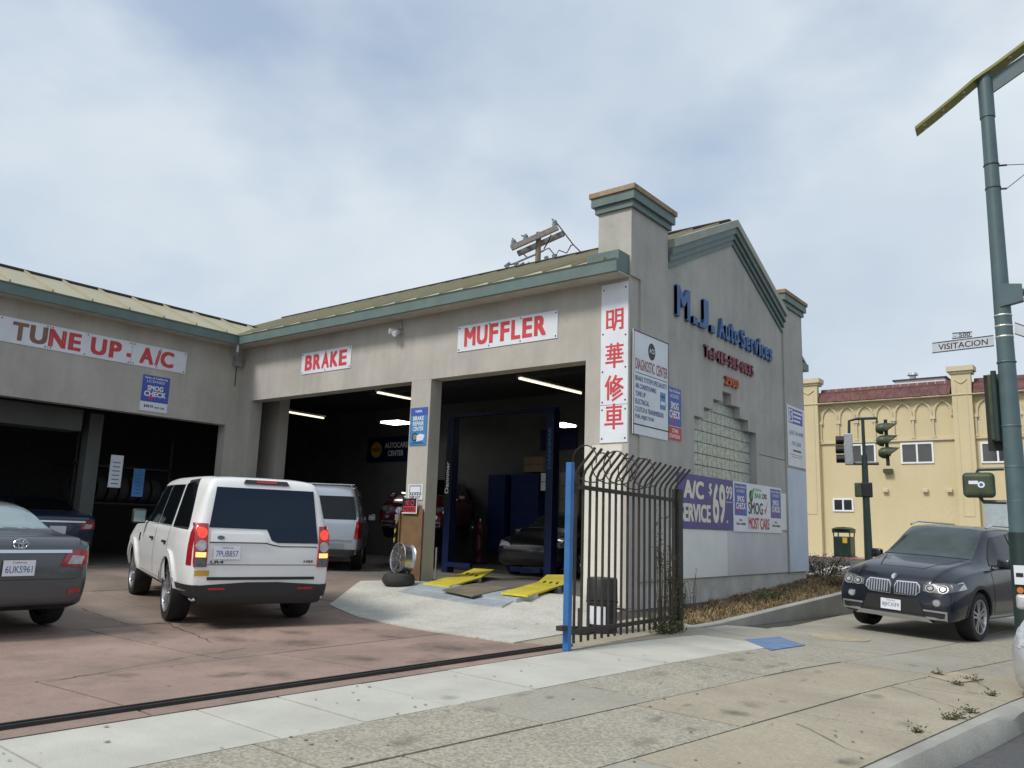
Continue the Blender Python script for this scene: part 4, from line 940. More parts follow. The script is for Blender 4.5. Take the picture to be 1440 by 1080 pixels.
# ---- grey sedan at the left edge, tail towards the camera
SD = [(-2.27, .42, .80, .84, .66, .64, .58), (-2.24, .34, .93, .98, .73, .715, .64), (-2.12, .28, 1.00, 1.06, .79, .775, .68), (-1.75, .24, 1.01, 1.09, .85, .83, .69), (-1.50, .22, 1.0, 1.14, .88, .855, .66), (-.95, .20, .98, 1.39, .88, .855, .58), (-.6, .20, .97, 1.455, .88, .85, .56), (0, .20, .95, 1.465, .88, .85, .57), (.45, .20, .94, 1.41, .88, .85, .57), (1.0, .20, .93, 1.12, .88, .84, .62), (1.25, .2, .92, 1.0, .88, .83, .68), (1.8, .22, .86, .93, .86, .80, .62), (2.15, .26, .76, .82, .80, .74, .55), (2.27, .36, .62, .68, .68, .62, .45)]
def sedan(name, label, mat, loc, heading, plate=None, rear='car_glass', group=None, detail=True, pitch=0.):
    c = Car(name, label, SD, mat, loc, heading, (-1.27, 1.33), .315, .21, group, pitch=pitch, rim='spoke', rim_r=.66)
    c.patch('T', [(-1.54, -.60), (-1.54, .60), (-.90, .50), (-.90, -.50)], rear, 'rear_window', off=.007)
    c.patch('T', [(1.02, -.60), (1.02, .60), (.45, .52), (.45, -.52)], 'car_glass_grey', 'windscreen', off=.007)
    c.both([(-1.02, 1.01), (-.12, 1.0), (-.12, 1.36), (-.72, 1.36)], 'car_glass', 'side_window', off=.010); c.both([(-.06, 1.0), (.88, .99), (.44, 1.33), (-.06, 1.37)], 'car_glass', 'side_window', off=.010)
    c.door([(-1.0, .34), (-.10, .34), (-.10, .95), (-.95, .97)], (-.85, .84)); c.door([(-.08, .34), (.85, .34), (.95, .90), (-.08, .95)], (.02, .84))
    for sg in (1, -1):
        f = lambda P: [(sg*a, b) for a, b in (P if sg > 0 else P[::-1])]
        h = c.patch('B', f([(.43, .745), (.66, .735), (.73, .78), (.73, .90), (.63, .925), (.49, .88)]), 'lamp_red', 'tail_lamp', off=.012, th=.03)
        c.patch('B', f([(.50, .765), (.65, .765), (.68, .85), (.55, .86)]), 'lamp_clear', 'lamp_cell', off=.018, parent=h)
        c.patch('L' if sg > 0 else 'R', [(-2.22, .76), (-1.98, .86), (-1.92, .92), (-2.2, .91)], 'lamp_red', 'lamp_wrap', off=.008, parent=h)
        c.patch('B', f([(.54, .44), (.68, .46), (.68, .50), (.54, .48)]), 'lamp_red', 'reflector', off=.01)
        h = c.patch('F', f([(.42, .66), (.72, .68), (.76, .80), (.50, .74)]), 'lamp_clear', 'headlamp', off=.012, th=.03)
        c.patch('L' if sg > 0 else 'R', [(1.85, .72), (2.2, .66), (2.18, .74), (1.8, .82)], 'lamp_clear', 'lamp_wrap', off=.008, parent=h)
    c.patch('B', [(-.54, .885), (.54, .885), (.54, .92), (-.54, .92)], 'chrome', 'chrome_strip', off=.02, th=.025)
    c.patch('B', [(-.62, .60), (.62, .60), (.62, .606), (-.62, .606)], 'car_seam', 'bumper_seam', off=.004)
    c.patch('F', [(-.5, .40), (.5, .40), (.55, .55), (-.55, .55)], 'car_trim', 'grille', off=.008)
    c.patch('B', [(-.6, .25), (.6, .25), (.66, .32), (-.66, .32)], 'car_trim', 'lower_bumper', off=.008)
    c.mirrors(.72, 1.0, .86, mat)
    if plate is not None: c.plate('B', 0, .73, plate)
    return c
hd = Vector((-1, 0)); rw = at(25, 803, 8.7)
ctr = Vector((rw.x-2.27, rw.y, 0))
c = sedan('parked_car', 'dark grey sedan at the left edge, tail towards the street', 'paint_grey', (ctr.x, ctr.y, .02), (hd.x, hd.y), '6UKS961', 'car_glass_sky')
p, _ = c.cast('B', 0, .99)
for a_, b_, r_ in ((.072, .05, 0), (.026, .046, 0), (.056, .019, .022)):
    c.t; MB().tube([(p.x-.03, a_*math.cos(2*math.pi*k/20), .985+r_+b_*math.sin(2*math.pi*k/20)) for k in range(21)], .0075, 6).build('emblem', 'chrome', c.t)

# ---- navy suv on the right, nose towards the camera
BX = [(-2.443, 0.52, 0.95, 1.0, 0.8, 0.78, 0.65), (-2.38, 0.42, 1.08, 1.14, 0.88, 0.86, 0.72), (-2.2, 0.36, 1.13, 1.45, 0.93, 0.9, 0.68), (-1.9, 0.33, 1.13, 1.66, 0.955, 0.92, 0.66), (-1.4, 0.32, 1.12, 1.73, 0.965, 0.93, 0.67), (-0.3, 0.3, 1.1, 1.76, 0.965, 0.93, 0.68), (0.3, 0.3, 1.09, 1.73, 0.965, 0.93, 0.67), (0.65, 0.3, 1.08, 1.6, 0.965, 0.925, 0.66), (1.22, 0.3, 1.07, 1.22, 0.965, 0.915, 0.74), (1.5, 0.3, 1.05, 1.17, 0.96, 0.9, 0.7), (2.0, 0.3, 0.97, 1.08, 0.945, 0.87, 0.66), (2.28, 0.28, 0.86, 0.97, 0.91, 0.83, 0.62), (2.39, 0.28, 0.74, 0.88, 0.86, 0.78, 0.58), (2.443, 0.34, 0.62, 0.72, 0.76, 0.7, 0.52)]
def crossover(name, label, mat, loc, heading, glass='car_glass', group=None, roll=0., pitch=0., navy=False, rim='ten'):
    c = Car(name, label, BX, mat, loc, heading, (-1.38, 1.553), .375, .26, group, roll=roll, pitch=pitch, rim='spoke', rim_r=.70)
    c.patch('T', [(1.20, -.70), (1.20, .70), (.40, .58), (.40, -.58)], glass, 'windscreen', off=.007)
    c.both([(-2.0, 1.17), (-1.32, 1.16), (-1.22, 1.6), (-1.75, 1.6)], 'car_glass', 'side_window', off=.010); c.both([(-1.22, 1.16), (-.26, 1.15), (-.26, 1.64), (-1.14, 1.62)], 'car_glass', 'side_window', off=.010); c.both([(-.20, 1.15), (.92, 1.14), (.42, 1.58), (-.20, 1.64)], 'car_glass', 'side_window', off=.010)
    c.door([(-1.2, .42), (-.24, .42), (-.24, 1.10), (-1.1, 1.12)], (-1.0, 1.0)); c.door([(-.22, .42), (.98, .42), (1.05, 1.06), (-.22, 1.10)], (-.05, 1.0))
    c.both([(-1.0, .31), (1.15, .31), (1.15, .38), (-1.0, .38)], 'galv' if navy else 'car_trim', 'sill', off=.014, th=.03)
    for wx in (-1.38, 1.553): c.ring(wx, .375, .425, .475, 'car_trim', 'wheel_arch', 0, 180, off=.008)
    c.patch('B', [(-.66, 1.2), (.66, 1.2), (.58, 1.58), (-.58, 1.58)], 'car_glass', 'rear_window')
    for sg in (1, -1):
        f = lambda P: [(sg*a, b) for a, b in (P if sg > 0 else P[::-1])]
        tube_on(c, [(-1.7, sg*.60, 1.70), (-1.5, sg*.61, 1.775), (.1, sg*.62, 1.79), (.35, sg*.62, 1.73)], .018, 'chrome', 'roof_rail')
        tube_on(c, [(-1.9, sg*.85, 1.15), (-.2, sg*.925, 1.125), (.95, sg*.925, 1.115)], .012, 'chrome', 'window_trim')
        h = c.patch('F', f([(.46, .725), (.74, .71), (.885, .76), (.895, .875), (.66, .86), (.46, .825)]), 'lamp_dark', 'headlamp', off=.012, th=.03)
        for cy in (.56, .73):
            for r_, mt, of in ((.068, 'lamp_clear', .016), (.054, 'car_trim', .02), (.034, 'lamp_clear', .026)):
                n = 16; c.patch('F', [(sg*cy+r_*math.cos(2*math.pi*k/n), .775+r_*.85*math.sin(2*math.pi*k/n)) for k in range(n)], mt, 'lamp_ring', off=of, parent=h, sp=.2)
        c.patch('L' if sg > 0 else 'R', [(2.02, .80), (2.32, .76), (2.30, .85), (2.05, .90)], 'lamp_clear', 'lamp_wrap', off=.008, parent=h)
        n = 14; h = c.patch('F', [(sg*.66+.062*math.cos(2*math.pi*k/n), .575+.055*math.sin(2*math.pi*k/n)) for k in range(n)], 'chrome', 'fog_lamp', off=.012); c.patch('F', [(sg*.66+.045*math.cos(2*math.pi*k/n), .575+.04*math.sin(2*math.pi*k/n)) for k in range(n)], 'lamp_clear', 'lamp_cell', off=.018, parent=h)
        h = c.patch('F', f([(.50, .36), (.76, .36), (.80, .46), (.47, .46)]), 'car_trim', 'air_intake', off=.010)
        c.patch('F', f([(.47, .435), (.80, .435), (.80, .46), (.47, .46)]), 'galv', 'trim_bar', off=.022, parent=h); c.patch('F', f([(.50, .335), (.80, .335), (.80, .36), (.51, .36)]), 'galv', 'trim_bar', off=.022, parent=h); c.patch('F', f([(.765, .36), (.80, .36), (.80, .435), (.78, .435)]), 'galv', 'trim_bar', off=.022, parent=h)
        gr = c.patch('F', f([(.03, .635), (.36, .645), (.425, .71), (.415, .80), (.365, .845), (.06, .84), (.025, .77)]), 'chrome', 'grille', off=.016, th=.03)
        c.patch('F', f([(.045, .65), (.352, .66), (.405, .715), (.395, .792), (.355, .83), (.068, .825), (.042, .765)]), 'car_trim', 'grille_back', off=.020, parent=gr)
        for k in range(8):
            y = .07+k*.041; c.patch('F', f([(y, .662), (y+.019, .662), (y+.019, .822), (y, .822)]), 'chrome', 'grille_bar', off=.030, parent=gr, th=.015, sp=.3)
    c.patch('F', [(-.48, .38), (.48, .38), (.40, .60), (-.40, .60)], 'car_trim', 'lower_grille', off=.010)
    c.patch('F', [(-.60, .29), (.60, .29), (.52, .345), (-.52, .345)], 'chrome', 'skid_plate', off=.022, th=.05)
    c.patch('T', [(2.10, -.35), (2.10, .35), (1.3, .62), (1.3, .60), (2.09, .335), (2.09, -.335), (1.3, -.60), (1.3, -.62)], 'car_seam', 'bonnet_crease', off=.002)
    n = 16; c.patch('F', [(.045*math.cos(2*math.pi*k/n), .90+.04*math.sin(2*math.pi*k/n)) for k in range(n)], 'chrome', 'emblem', off=.012, sp=.2)
    c.mirrors(.78, 1.18, .92, mat); return c
hd = Vector((-.20, -.98)).normalized(); FLw = onG(1369, 901)
ctr = Vector((FLw.x, FLw.y, 0)) - Vector((hd.x, hd.y, 0))*1.553 - Vector((-hd.y, hd.x, 0))*.835
c = crossover('parked_car', 'dark navy SUV with chrome kidney grille parked across the pavement', 'paint_navy', (ctr.x, ctr.y, FLw.z+.035), (hd.x, hd.y), 'car_glass_grey', navy=True, roll=-.045)
c.plate('F', -.02, .475, '8JIC039', .31, .16)

# ---- silver suv in the middle bay
hd = Vector((-.72, .69)).normalized(); sr = at(450, 735, 18)
c = Car('parked_car', 'silver SUV with roof rack parked nose in inside the middle bay', LR, 'paint_silver', (sr.x+hd.x*2.4, sr.y+hd.y*2.4, FZ), (hd.x, hd.y), (-1.355, 1.53), .385, .26, rim='spoke')
c.patch('B', [(-.80, 1.14), (.80, 1.14), (.70, 1.66), (-.70, 1.66)], 'car_glass', 'rear_window', off=.008)
c.patch('B', [(-.55, .50), (.55, .50), (.55, .62), (-.55, .62)], 'chrome', 'bumper_step', off=.012); c.patch('B', [(-.9, .32), (.9, .32), (.9, .48), (-.9, .48)], 'car_trim', 'lower_bumper', off=.02)
c.patch('B', [(-.72, .66), (.72, .66), (.72, .70), (-.72, .70)], 'chrome', 'trim_bar', off=.012); c.patch('B', [(-.12, .94), (.12, .94), (.12, 1.0), (-.12, 1.0)], 'car_trim', 'handle', off=.012)
c.mirror('B', [(.76, .72), (.92, .72), (.92, 1.08), (.80, 1.10)], 'lamp_red', 'tail_lamp', off=.02, th=.05)
c.both([(-2.0, 1.17), (-1.3, 1.16), (-1.25, 1.70), (-1.85, 1.70)], 'car_glass', 'side_window', off=.009); c.both([(-1.16, 1.16), (.8, 1.14), (.42, 1.66), (-1.10, 1.69)], 'car_glass', 'side_window', off=.009)
c.plate('B', 0, .80, ''); c.mirrors(.72, 1.22, .93, 'paint_silver')
for sg in (1, -1): tube_on(c, [(-1.9, sg*.62, 1.84), (-1.8, sg*.62, 1.93), (.2, sg*.62, 1.93), (.35, sg*.62, 1.82)], .02, 'galv', 'roof_rail')
for x in (-1.5, -.3): tube_on(c, [(x, -.66, 1.955), (x, .66, 1.955)], .018, 'galv', 'cross_bar')
# ---- red suv behind the middle column, nose out; dark car on the lift side; cars in the left wing
rf = at(577, 740, 21.6)
crossover('parked_car', 'dark red SUV parked nose out behind the middle column', 'paint_red', (rf.x-.5*2.44, rf.y+.87*2.44, FZ+.70), (.5, -.87))
sedan('parked_car', 'black sedan standing in the shade under the two post lift', 'paint_black', (-11.6, 17.0, FZ), (.22, -.975))
sedan('parked_car', 'grey sedan with red tail lamp just inside the left wing', 'paint_grey', (-18.25, 5.75, FZ-.02), (-1, .05))
c = sedan('parked_car', 'dark blue sedan with white licence plate inside the left wing', 'paint_darkblue', (-20.3, 7.8, FZ), (-1, .08), '')
crossover('parked_car', 'black SUV with bright roof rails deep inside the left wing', 'paint_black', (-23.3, 6.9, FZ), (.9, -.43))
# ---- silver car by the kerb, cut by the right edge of the picture
p = onG(1428, 975)
sedan('parked_car', 'silver car at the kerb, cut off by the right picture edge', 'paint_lightsilver', (-.09, 11.25, -.27), (-.12, -.99))
# ================================================================= gate end, fence and things by the right hand bay
bp = onG(797, 915); kp = onG(953, 886)
t = thing('gate_post', (bp.x, bp.y, G(bp.x, bp.y)), 'square blue steel gate post in front of the iron fence', 'post')
m = MB(); z0 = G(bp.x, bp.y); m.box(bp.x-.037, bp.x+.037, bp.y-.037, bp.y+.037, z0, z0+2.06); m.build('post', 'blue_paint', t, bevel=.006)
m = MB(); m.box(bp.x-.035, bp.x+.035, bp.y+.05, bp.y+.16, z0+1.82, z0+1.86); m.tube([(bp.x, bp.y+.1, z0+1.72), (bp.x, bp.y+.1, z0+1.86)], .02, 8); m.build('latch', 'rusty_iron', t)
m = MB(); m.box(bp.x-.04, bp.x+.04, bp.y-.16, bp.y-.05, z0+.22, z0+.27); m.build('roller_bracket', 'rusty_iron', t)
fa = Vector((bp.x-.02, bp.y+.10, 0)); fb = Vector((kp.x, kp.y, 0)); fd = (fb-fa).normalized()
t = thing('iron_fence', (fa.x, fa.y, G(fa.x, fa.y)), 'dark iron picket fence with bent spear tops before the shop corner', 'fence')
zt = lambda p: G(p.x, p.y)
NP = 18; FL_ = (fb-fa).length
for z in (.18, 1.80):
    w_ = .05
    MB().bar(fa+UZ*(zt(fa)+z), fb-fd*.06+UZ*(zt(fb)+z), .028, w_).build('rail', 'rusty_iron', t)
out_ = Vector((fd.y, -fd.x, 0))       # towards the street
if out_.x < 0: out_ = -out_
for k in range(NP):
    p = fa+fd*(FL_*(k+.4)/NP); z = zt(p); j = random.uniform(-.012, .012)
    q = [p+UZ*(z+.06), p+UZ*(z+1.93), p+UZ*(z+2.0)+out_*.03, p+UZ*(z+2.24+j)+out_*.24]
    MB().tube(q, .0165, 6).build('picket', 'rusty_iron' if k < 11 else 'black_iron', t)
m = MB(); z = zt(fb); m.box(fb.x-.06, fb.x+.06, fb.y-.06, fb.y+.06, z-.05, z+1.96); m.build('post', 'black_iron', t)
# coil of razor wire along the top
pts = []; N = 5*22
for k in range(N):
    a = 2*math.pi*k/22; u = k/N; p = fa+fd*(FL_*(.0+.62*u)); r_ = .19+.03*math.sin(3*u*6)
    pts.append(p+out_*(.10+r_*math.cos(a))+UZ*(zt(p)+2.06+r_*math.sin(a)))
wt = thing('razor_wire', pts[0], 'thin coil of barbed wire looped along the fence top', 'wire'); MB().tube(pts, .008, 5).build('coil', 'rusty_iron', wt)
m = MB()
for k in range(0, N, 4):
    p = pts[k]; d = Vector((random.uniform(-1, 1), random.uniform(-1, 1), random.uniform(-1, 1))).normalized()*.028; m.tube([p-d, p+d], .0028, 4)
m.build('barb', 'rusty_iron', wt)
# buckets behind the fence
def ring_bucket(name, label, px, py, r, h, mat, taper=.85, n=20, lip=True):
    c = onG(px, py); z = G(c.x, c.y)+.014; t = thing(name, (c.x, c.y, z), label, 'bucket')
    m = MB(); m.lathe([(.001, 0), (r*taper, 0), (r, h), (r*1.05, h), (r*1.05, h+.03), (r*.94, h+.03), (r*.94, h*.3), (.001, h*.3)], (c.x, c.y, z), n=n); m.build('pail', mat, t, smooth=True); return t, c, z
t, c, z = ring_bucket('drum', 'black plastic drum with torn label behind the iron fence', 846, 889, .20, .36, 'black_plastic', 1.0)
m = MB(); m.lathe([(.19, .40), (.205, .40), (.20, .66), (.19, .68), (.001, .68)], (c.x, c.y, z), n=20); m.build('lid', 'black_plastic', t, smooth=True)
m = MB()
for k in range(7): a = -1.9+k*.16; m.quad(*[(c.x+.204*math.cos(b), c.y+.204*math.sin(b), z+zz) for b, zz in ((a, .10), (a+.16, .10), (a+.16, .32), (a, .33))])
m.build('label', 'sign_white', t)
t, c, z = ring_bucket('weighted_stand', 'low round black stand beside the blue post', 815, 891, .15, .03, 'black_plastic', 1.05)
m = MB(); m.tube([(c.x, c.y, z+.03), (c.x, c.y, z+.3)], .03, 8); m.build('stem', 'rusty_iron', t)
# brown board, alloy wheel and chain at the middle column
t = thing('board', (-11.35, YA-.05, FZ), 'brown plywood board leaning on the foot of the middle column', 'board')
m = MB(); m.obox((-11.37, YA-.055, FZ-.02+.70), (.30, 0, 0), (0, .018, 0), (0, 0, .70)); m.build('panel', 'brown_board', t, bevel=.004)
m = MB(); m.obox((-11.66, YA-.075, FZ-.02+.68), (.012, 0, 0), (0, .04, 0), (0, 0, .68)); m.build('edge_strip', 'brown_board', t)
wc = onG(560, 824); wz = G(wc.x, wc.y)+.012
t = thing('spare_tyre', (wc.x, wc.y, wz), 'black tyre lying flat at the foot of the middle column', 'tyre')
m = MB(); m.lathe([(.16, .01), (.24, .0), (.29, .05), (.30, .11), (.27, .19), (.20, .22), (.15, .2), (.16, .01)], (wc.x, wc.y, wz), n=28); m.build('tread', 'rubber_dusty', t, smooth=True)
t = thing('wheel_rim', (wc.x+.02, wc.y+.05, wz+.22), 'bare alloy wheel rim standing on a black tyre by the column', 'wheel')
q = Matrix.Translation((wc.x+.03, wc.y+.05, wz+.20+.275)) @ Matrix.Rotation(R(-104), 4, 'Z') @ Matrix.Rotation(R(-6), 4, 'Y')
def xf(mb): mb.v = [tuple(q @ Vector(v)) for v in mb.v]; return mb
r0 = .275
xf(MB().lathe([(r0, .11), (r0*.97, .115), (r0*.93, .09), (r0*.9, .02), (r0*.88, -.1), (r0*.97, -.115), (r0, -.11), (r0*.92, -.09), (r0*.86, -.02), (r0*.93, .08), (r0, .11)], axis='x', n=32)).build('barrel', 'alloy', t, smooth=True)
sp = MB(); sp.lathe([(.06, .04), (.055, .085), (.03, .09), (.001, .09)], axis='x', n=14)
for k in range(7):
    a = 2*math.pi*k/7; d = Vector((0, math.cos(a), math.sin(a))); e = Vector((0, -math.sin(a), math.cos(a)))
    for sg in (-1, 1): sp.bar(d*.05+e*(sg*.008)+Vector((.07, 0, 0)), d*(r0*.92)+e*(sg*.028)+Vector((.088, 0, 0)), .018, .03)
xf(sp).build('spokes', 'alloy', t)
t = thing('plastic_chain', (wc.x-.2, wc.y+.05, .3), 'yellow and black safety chain hanging beside the brown board', 'chain')
ch0 = Vector((-11.75, YA-.06, 1.42)); m = [MB(), MB()]
for k in range(26):
    z = 1.42-k*.045; x = -11.75-.02*math.sin(k*.25)-k*.003; L = m[(k//2) % 2]; a = k % 2
    L.tube([(x+.016*math.cos(b)*(1-a), YA-.09+.016*math.cos(b)*a, z+.03*math.sin(b)) for b in [2*math.pi*i/8 for i in range(9)]], .006, 5, cap=False)
m[0].build('links', 'yellow_paint', t); m[1].build('links', 'ink_black', t)
MB().box(-11.80, -11.70, YA-.10, YA-.002, 1.42, 1.54).build('hook_plate', 'galv', t)
# approach plates and the two yellow ramps
zA = G(-9, 11.2); M('rusty_plate', (.20, .17, .13), .7, .2, var=.25, scale=4, dirt=.4, dcol=(.14, .08, .04))
def pl(px, py, dz): p = onG(px, py, dz); return Vector((p.x, p.y, p.z))
def slab4(pts, th, name, mat, t):
    m = MB(); o = [Vector(p) for p in pts]; m.add([*o, *[p-UZ*th for p in o]], [(0, 1, 2, 3), (7, 6, 5, 4), (0, 4, 5, 1), (1, 5, 6, 2), (2, 6, 7, 3), (3, 7, 4, 0)]); return m.build(name, mat, t)
t = thing('approach_plate', pl(640, 830, .02), 'bent grey steel approach plate at the mouth of the right bay', 'plate')
def psheet(pxs, dz, name, mat, t, skirt): return sheet([(p.x, p.y) for p in [pl(*q, dz) for q in pxs]], dz, name, mat, t, sp=.2, skirt=skirt)
psheet([(561, 831), (600, 838), (650, 846), (706, 853), (726, 842), (650, 833), (583, 824)], .035, 'lip', 'plate_steel', t, .02)
psheet([(584, 824), (650, 833), (726, 842), (757, 836), (680, 826), (598, 818)], .075, 'deck', 'plate_steel', t, .06)
t = thing('floor_plate', pl(680, 825, .15), 'rusty brown steel plate between the two yellow ramps', 'plate')
psheet([(622, 829), (664, 838), (716, 827), (672, 820)], .095, 'sheet', 'rusty_plate', t, .02)
def ramp(label, P, legs):
    t = thing('lift_ramp', P[0], label, 'ramp', 'yellow drive on ramps')
    a, b, c_, d, e, f_ = P
    slab4([a, b, c_, d], .03, 'deck', 'yellow_paint', t); slab4([d+UZ*.002, c_+UZ*.002, e, f_], .03, 'deck', 'yellow_paint', t)
    m = MB()
    for k in range(3): u = .25+.25*k; p0 = d.lerp(c_, u); m.bar(p0-(d-a).normalized()*.10+UZ*.008, p0+(f_-d).normalized()*.12+UZ*.008, .018, .015)
    m.build('hinge', 'black_iron', t)
    for p in legs: MB().box(p.x-.05, p.x+.05, p.y-.05, p.y+.05, FZ-.02, p.z).build('leg', 'plate_steel', t)
def onz(px, py, z): d = ray(px, py); return C0+d*((z-CAMZ)/d.z)
ramp('left yellow steel ramp before the two post lift', [onz(595, 820, .34), onz(632, 824, .34), onz(676, 812, .37), onz(650, 806, .37), onz(695, 801, .45), onz(667, 799, .45)], [onz(672, 813, .36)])
ramp('right yellow steel ramp next to the blue gate post', [onz(705, 833, .34), onz(742, 837, .34), onz(793, 822, .39), onz(757, 818, .39), onz(795, 808, .47), onz(769, 808, .47)], [onz(785, 826, .36)])
# two post lift
def P_(px, py, Y): return onY(px, py, Y)
LY = 14.4
t = thing('two_post_lift', (-10.5, LY, FZ), 'dark blue two post car lift with overhead beam in right bay', 'lift')
xl, xr_ = P_(636, 650, LY).x, P_(777, 650, LY).x; zt_ = P_(700, 585, LY).z
for x in (xl, xr_): MB().box(x-.095, x+.095, LY-.12, LY+.12, FZ, zt_+.03).build('column', 'lift_blue', t, bevel=.01)
MB().box(xl-.095, xr_+.095, LY-.08, LY+.08, zt_+.031, zt_+.10).build('beam', 'lift_blue', t)
for x, s_ in ((xl, 1), (xr_, -1)): MB().box(x+s_*.096, x+s_*.9, LY-.25, LY-.15, FZ+.15, FZ+.25).build('arm', 'lift_blue', t)
zz = P_(637, 700, LY).z; MB().box(xl-.08, xl+.08, LY-.145, LY-.122, zz-.2, zz+1.15).build('cover', 'signal_black', t)
text('Dannmar', (xl+.05, LY-.146, zz+.1), UZ*.75, Vector((-.11, 0, 0)), 'ink_white', t, 'lettering', .02)
zz = P_(777, 640, LY).z; text('DANNMAR', (xr_+.04, LY-.121, zz-.3), UZ*.9, Vector((-.08, 0, 0)), 'poster_blue', t, 'lettering', .0)
# gas bottle trolley with hoses
c = onz(673, 793, FZ)
t = thing('gas_cylinder', (c.x, c.y, FZ), 'dark red gas cylinder with coiled hoses by the left ramp', 'cylinder')
m = MB(); m.lathe([(.001, .05), (.12, .05), (.12, 1.05), (.10, 1.14), (.04, 1.2), (.035, 1.26), (.001, 1.26)], (c.x, c.y, FZ), n=20); m.build('bottle', 'gas_red', t, smooth=True)
m = MB(); m.lathe([(.05, 1.24), (.05, 1.31), (.02, 1.34), (.001, 1.34)], (c.x, c.y, FZ), n=12); m.box(c.x-.1, c.x+.1, c.y-.04, c.y+.02, FZ+1.26, FZ+1.29); m.build('valve', 'chrome', t)
m = MB()
for j in range(4):
    r_ = .20+.03*j; m.tube([(c.x+r_*math.cos(a), c.y-.14-.01*j, FZ+.62+r_*1.5*math.sin(a)) for a in [2*math.pi*i/20 for i in range(21)]], .012, 6, cap=False)
m.build('hose', 'rubber_dusty', t)
m = MB(); m.box(c.x-.2, c.x+.2, c.y-.15, c.y+.15, FZ, FZ+.04); m.tube([(c.x+.16, c.y+.12, FZ), (c.x+.16, c.y+.12, FZ+1.1)], .015, 6); m.build('trolley', 'black_iron', t)
p = onz(612, 812, FZ)
t = thing('floor_jack_handle', (p.x, p.y, FZ), 'thin steel rod standing against the column in the right bay', 'rod'); MB().tube([(p.x, p.y, FZ), (p.x, p.y, FZ+.62)], .02, 8).build('rod', 'galv', t)
# shelves, cabinets and cartons along the back wall
def clutter(name, label, cat, px0, py0, px1, py1, Y, depth, mat):
    a, b = onY(px0, py1, Y), onY(px1, py0, Y); t = thing(name, (a.x, Y, a.z), label, cat)
    m = MB(); m.box(a.x, b.x, Y, Y+depth, a.z, b.z); m.build('case', mat, t, bevel=.01); n = max(2, int((b.z-a.z)/.35))
    for k in range(1, n): z = a.z+(b.z-a.z)*k/n; MB().box(a.x+.02, b.x-.02, Y-.012, Y-.001, z-.008, z+.008).build('drawer_gap', 'interior_dark', t)
clutter('tool_cabinet', 'blue tool cabinet against the back wall left of the lift post', 'cabinet', 683, 667, 710, 775, 19.0, .5, 'cabinet_blue')
clutter('tool_cabinet', 'blue wall cabinet against the back wall behind the right lift post', 'cabinet', 716, 667, 757, 778, 19.0, .5, 'cabinet_blue')
clutter('carton', 'brown carton on top of the blue cabinets at the back', 'carton', 736, 642, 763, 664, 19.05, .4, 'carton')
clutter('framed_board', 'dark framed board on the back wall right of the lift beam', 'board', 759, 602, 811, 633, 19.5, .05, 'lift_blue')
clutter('parts_shelf', 'grey parts shelf at the back behind the right lift post', 'shelf', 786, 664, 815, 740, 19.0, .5, 'interior_floor')
clutter('white_panel', 'pale panel standing between the cabinets at the back', 'panel', 760, 665, 770, 690, 18.9, .05, 'sign_white')
t = thing('timber_block', onz(745, 783, FZ), 'pale timber beam lying across the floor behind the ramps', 'timber'); a, b = onz(708, 790, FZ), onz(762, 786, FZ); MB().bar(a+UZ*.12, b+UZ*.16, .12, .16).build('beam', 'wood', t)
rs = random.Random(3)
for i in range(13):
    x = -7.9+.0-rs.random()*3.6; zc_ = 2.02+rs.uniform(0, .02); h_ = (.10, .28, .16)[i//5]; w_ = (.14, .06, .13)[i//5]; o = MB().lathe([(.001, 0), (w_*.5, 0), (w_*.5, h_*.8), (w_*.2, h_), (.001, h_)], (x, 19.2, zc_), n=10).build('bottle', ('can_yellow', 'gas_red', 'sign_white', 'poster_blue', 'black_plastic')[i % 5], None); tag(o, 'small %s %s bottle on top of the back wall cabinets' % (('squat', 'slim', 'round')[i//5], ('yellow', 'red', 'white', 'blue', 'black')[i % 5]), 'bottle', 'bottles on the cabinets')
# signs inside the middle bay
a, b = onY(514, 650, 19.5), onY(576, 612, 19.5)
s = Sign('wall_sign', 'dark blue AUTOCARE CENTER sign on the back wall of the middle bay', (a.x, 19.55, a.z), UX, b.x-a.x, b.z-a.z, 'lift_blue'); W_, H_ = s.W, s.H
s.disc(W_*.22, H_*.5, H_*.32, 'can_yellow', 'logo'); s.txt('NAPA', W_*.12, H_*.42, W_*.2, H_*.16, 'lift_blue', .02, off=.005); s.txt('AUTOCARE', W_*.42, H_*.54, W_*.53, H_*.22, 'ink_white', .02); s.txt('CENTER', W_*.50, H_*.22, W_*.36, H_*.22, 'ink_white', .02)
# left wing interior: notices, tyres on a rack
def onBX(px, py): return onX(px, py, -18.65)
for i, (x0, y0, x1, y1, lab, mt) in enumerate(((151, 641, 174, 685, 'white price list sheet pinned to the post in the left wing', 'sign_white'), (184, 660, 204, 698, 'dim blue printed sheet right of the price list', 'poster_blue'))):
    a, b = onBX(x0, y1), onBX(x1, y0); s = Sign('notice', lab, (-18.64, a.y, a.z), UY, b.y-a.y, b.z-a.z, mt, 'notice'); n = 6
    for k in range(n): s.line(.06, s.H*(.12+.13*k), s.W-.06, s.H*(.12+.13*k), .02, 'ink_blue', 'print_line')
t = thing('tyre_rack', (-20.5, 10.6, FZ), 'steel rack of tyres in the right corner of the left wing', 'rack')
for z in (1.6, 2.5): MB().box(-21.2, -20.2, 8.7, 11.2, z, z+.05).build('shelf', 'black_iron', t)
for y in (8.75, 11.15): MB().box(-20.25, -20.2, y-.03, y+.03, FZ, 3.4).build('post', 'black_iron', t)
tyre = MB().lathe([(.18, -.1), (.30, -.11), (.33, -.06), (.33, .06), (.30, .11), (.18, .1), (.18, -.1)], axis='y', n=24); first = None
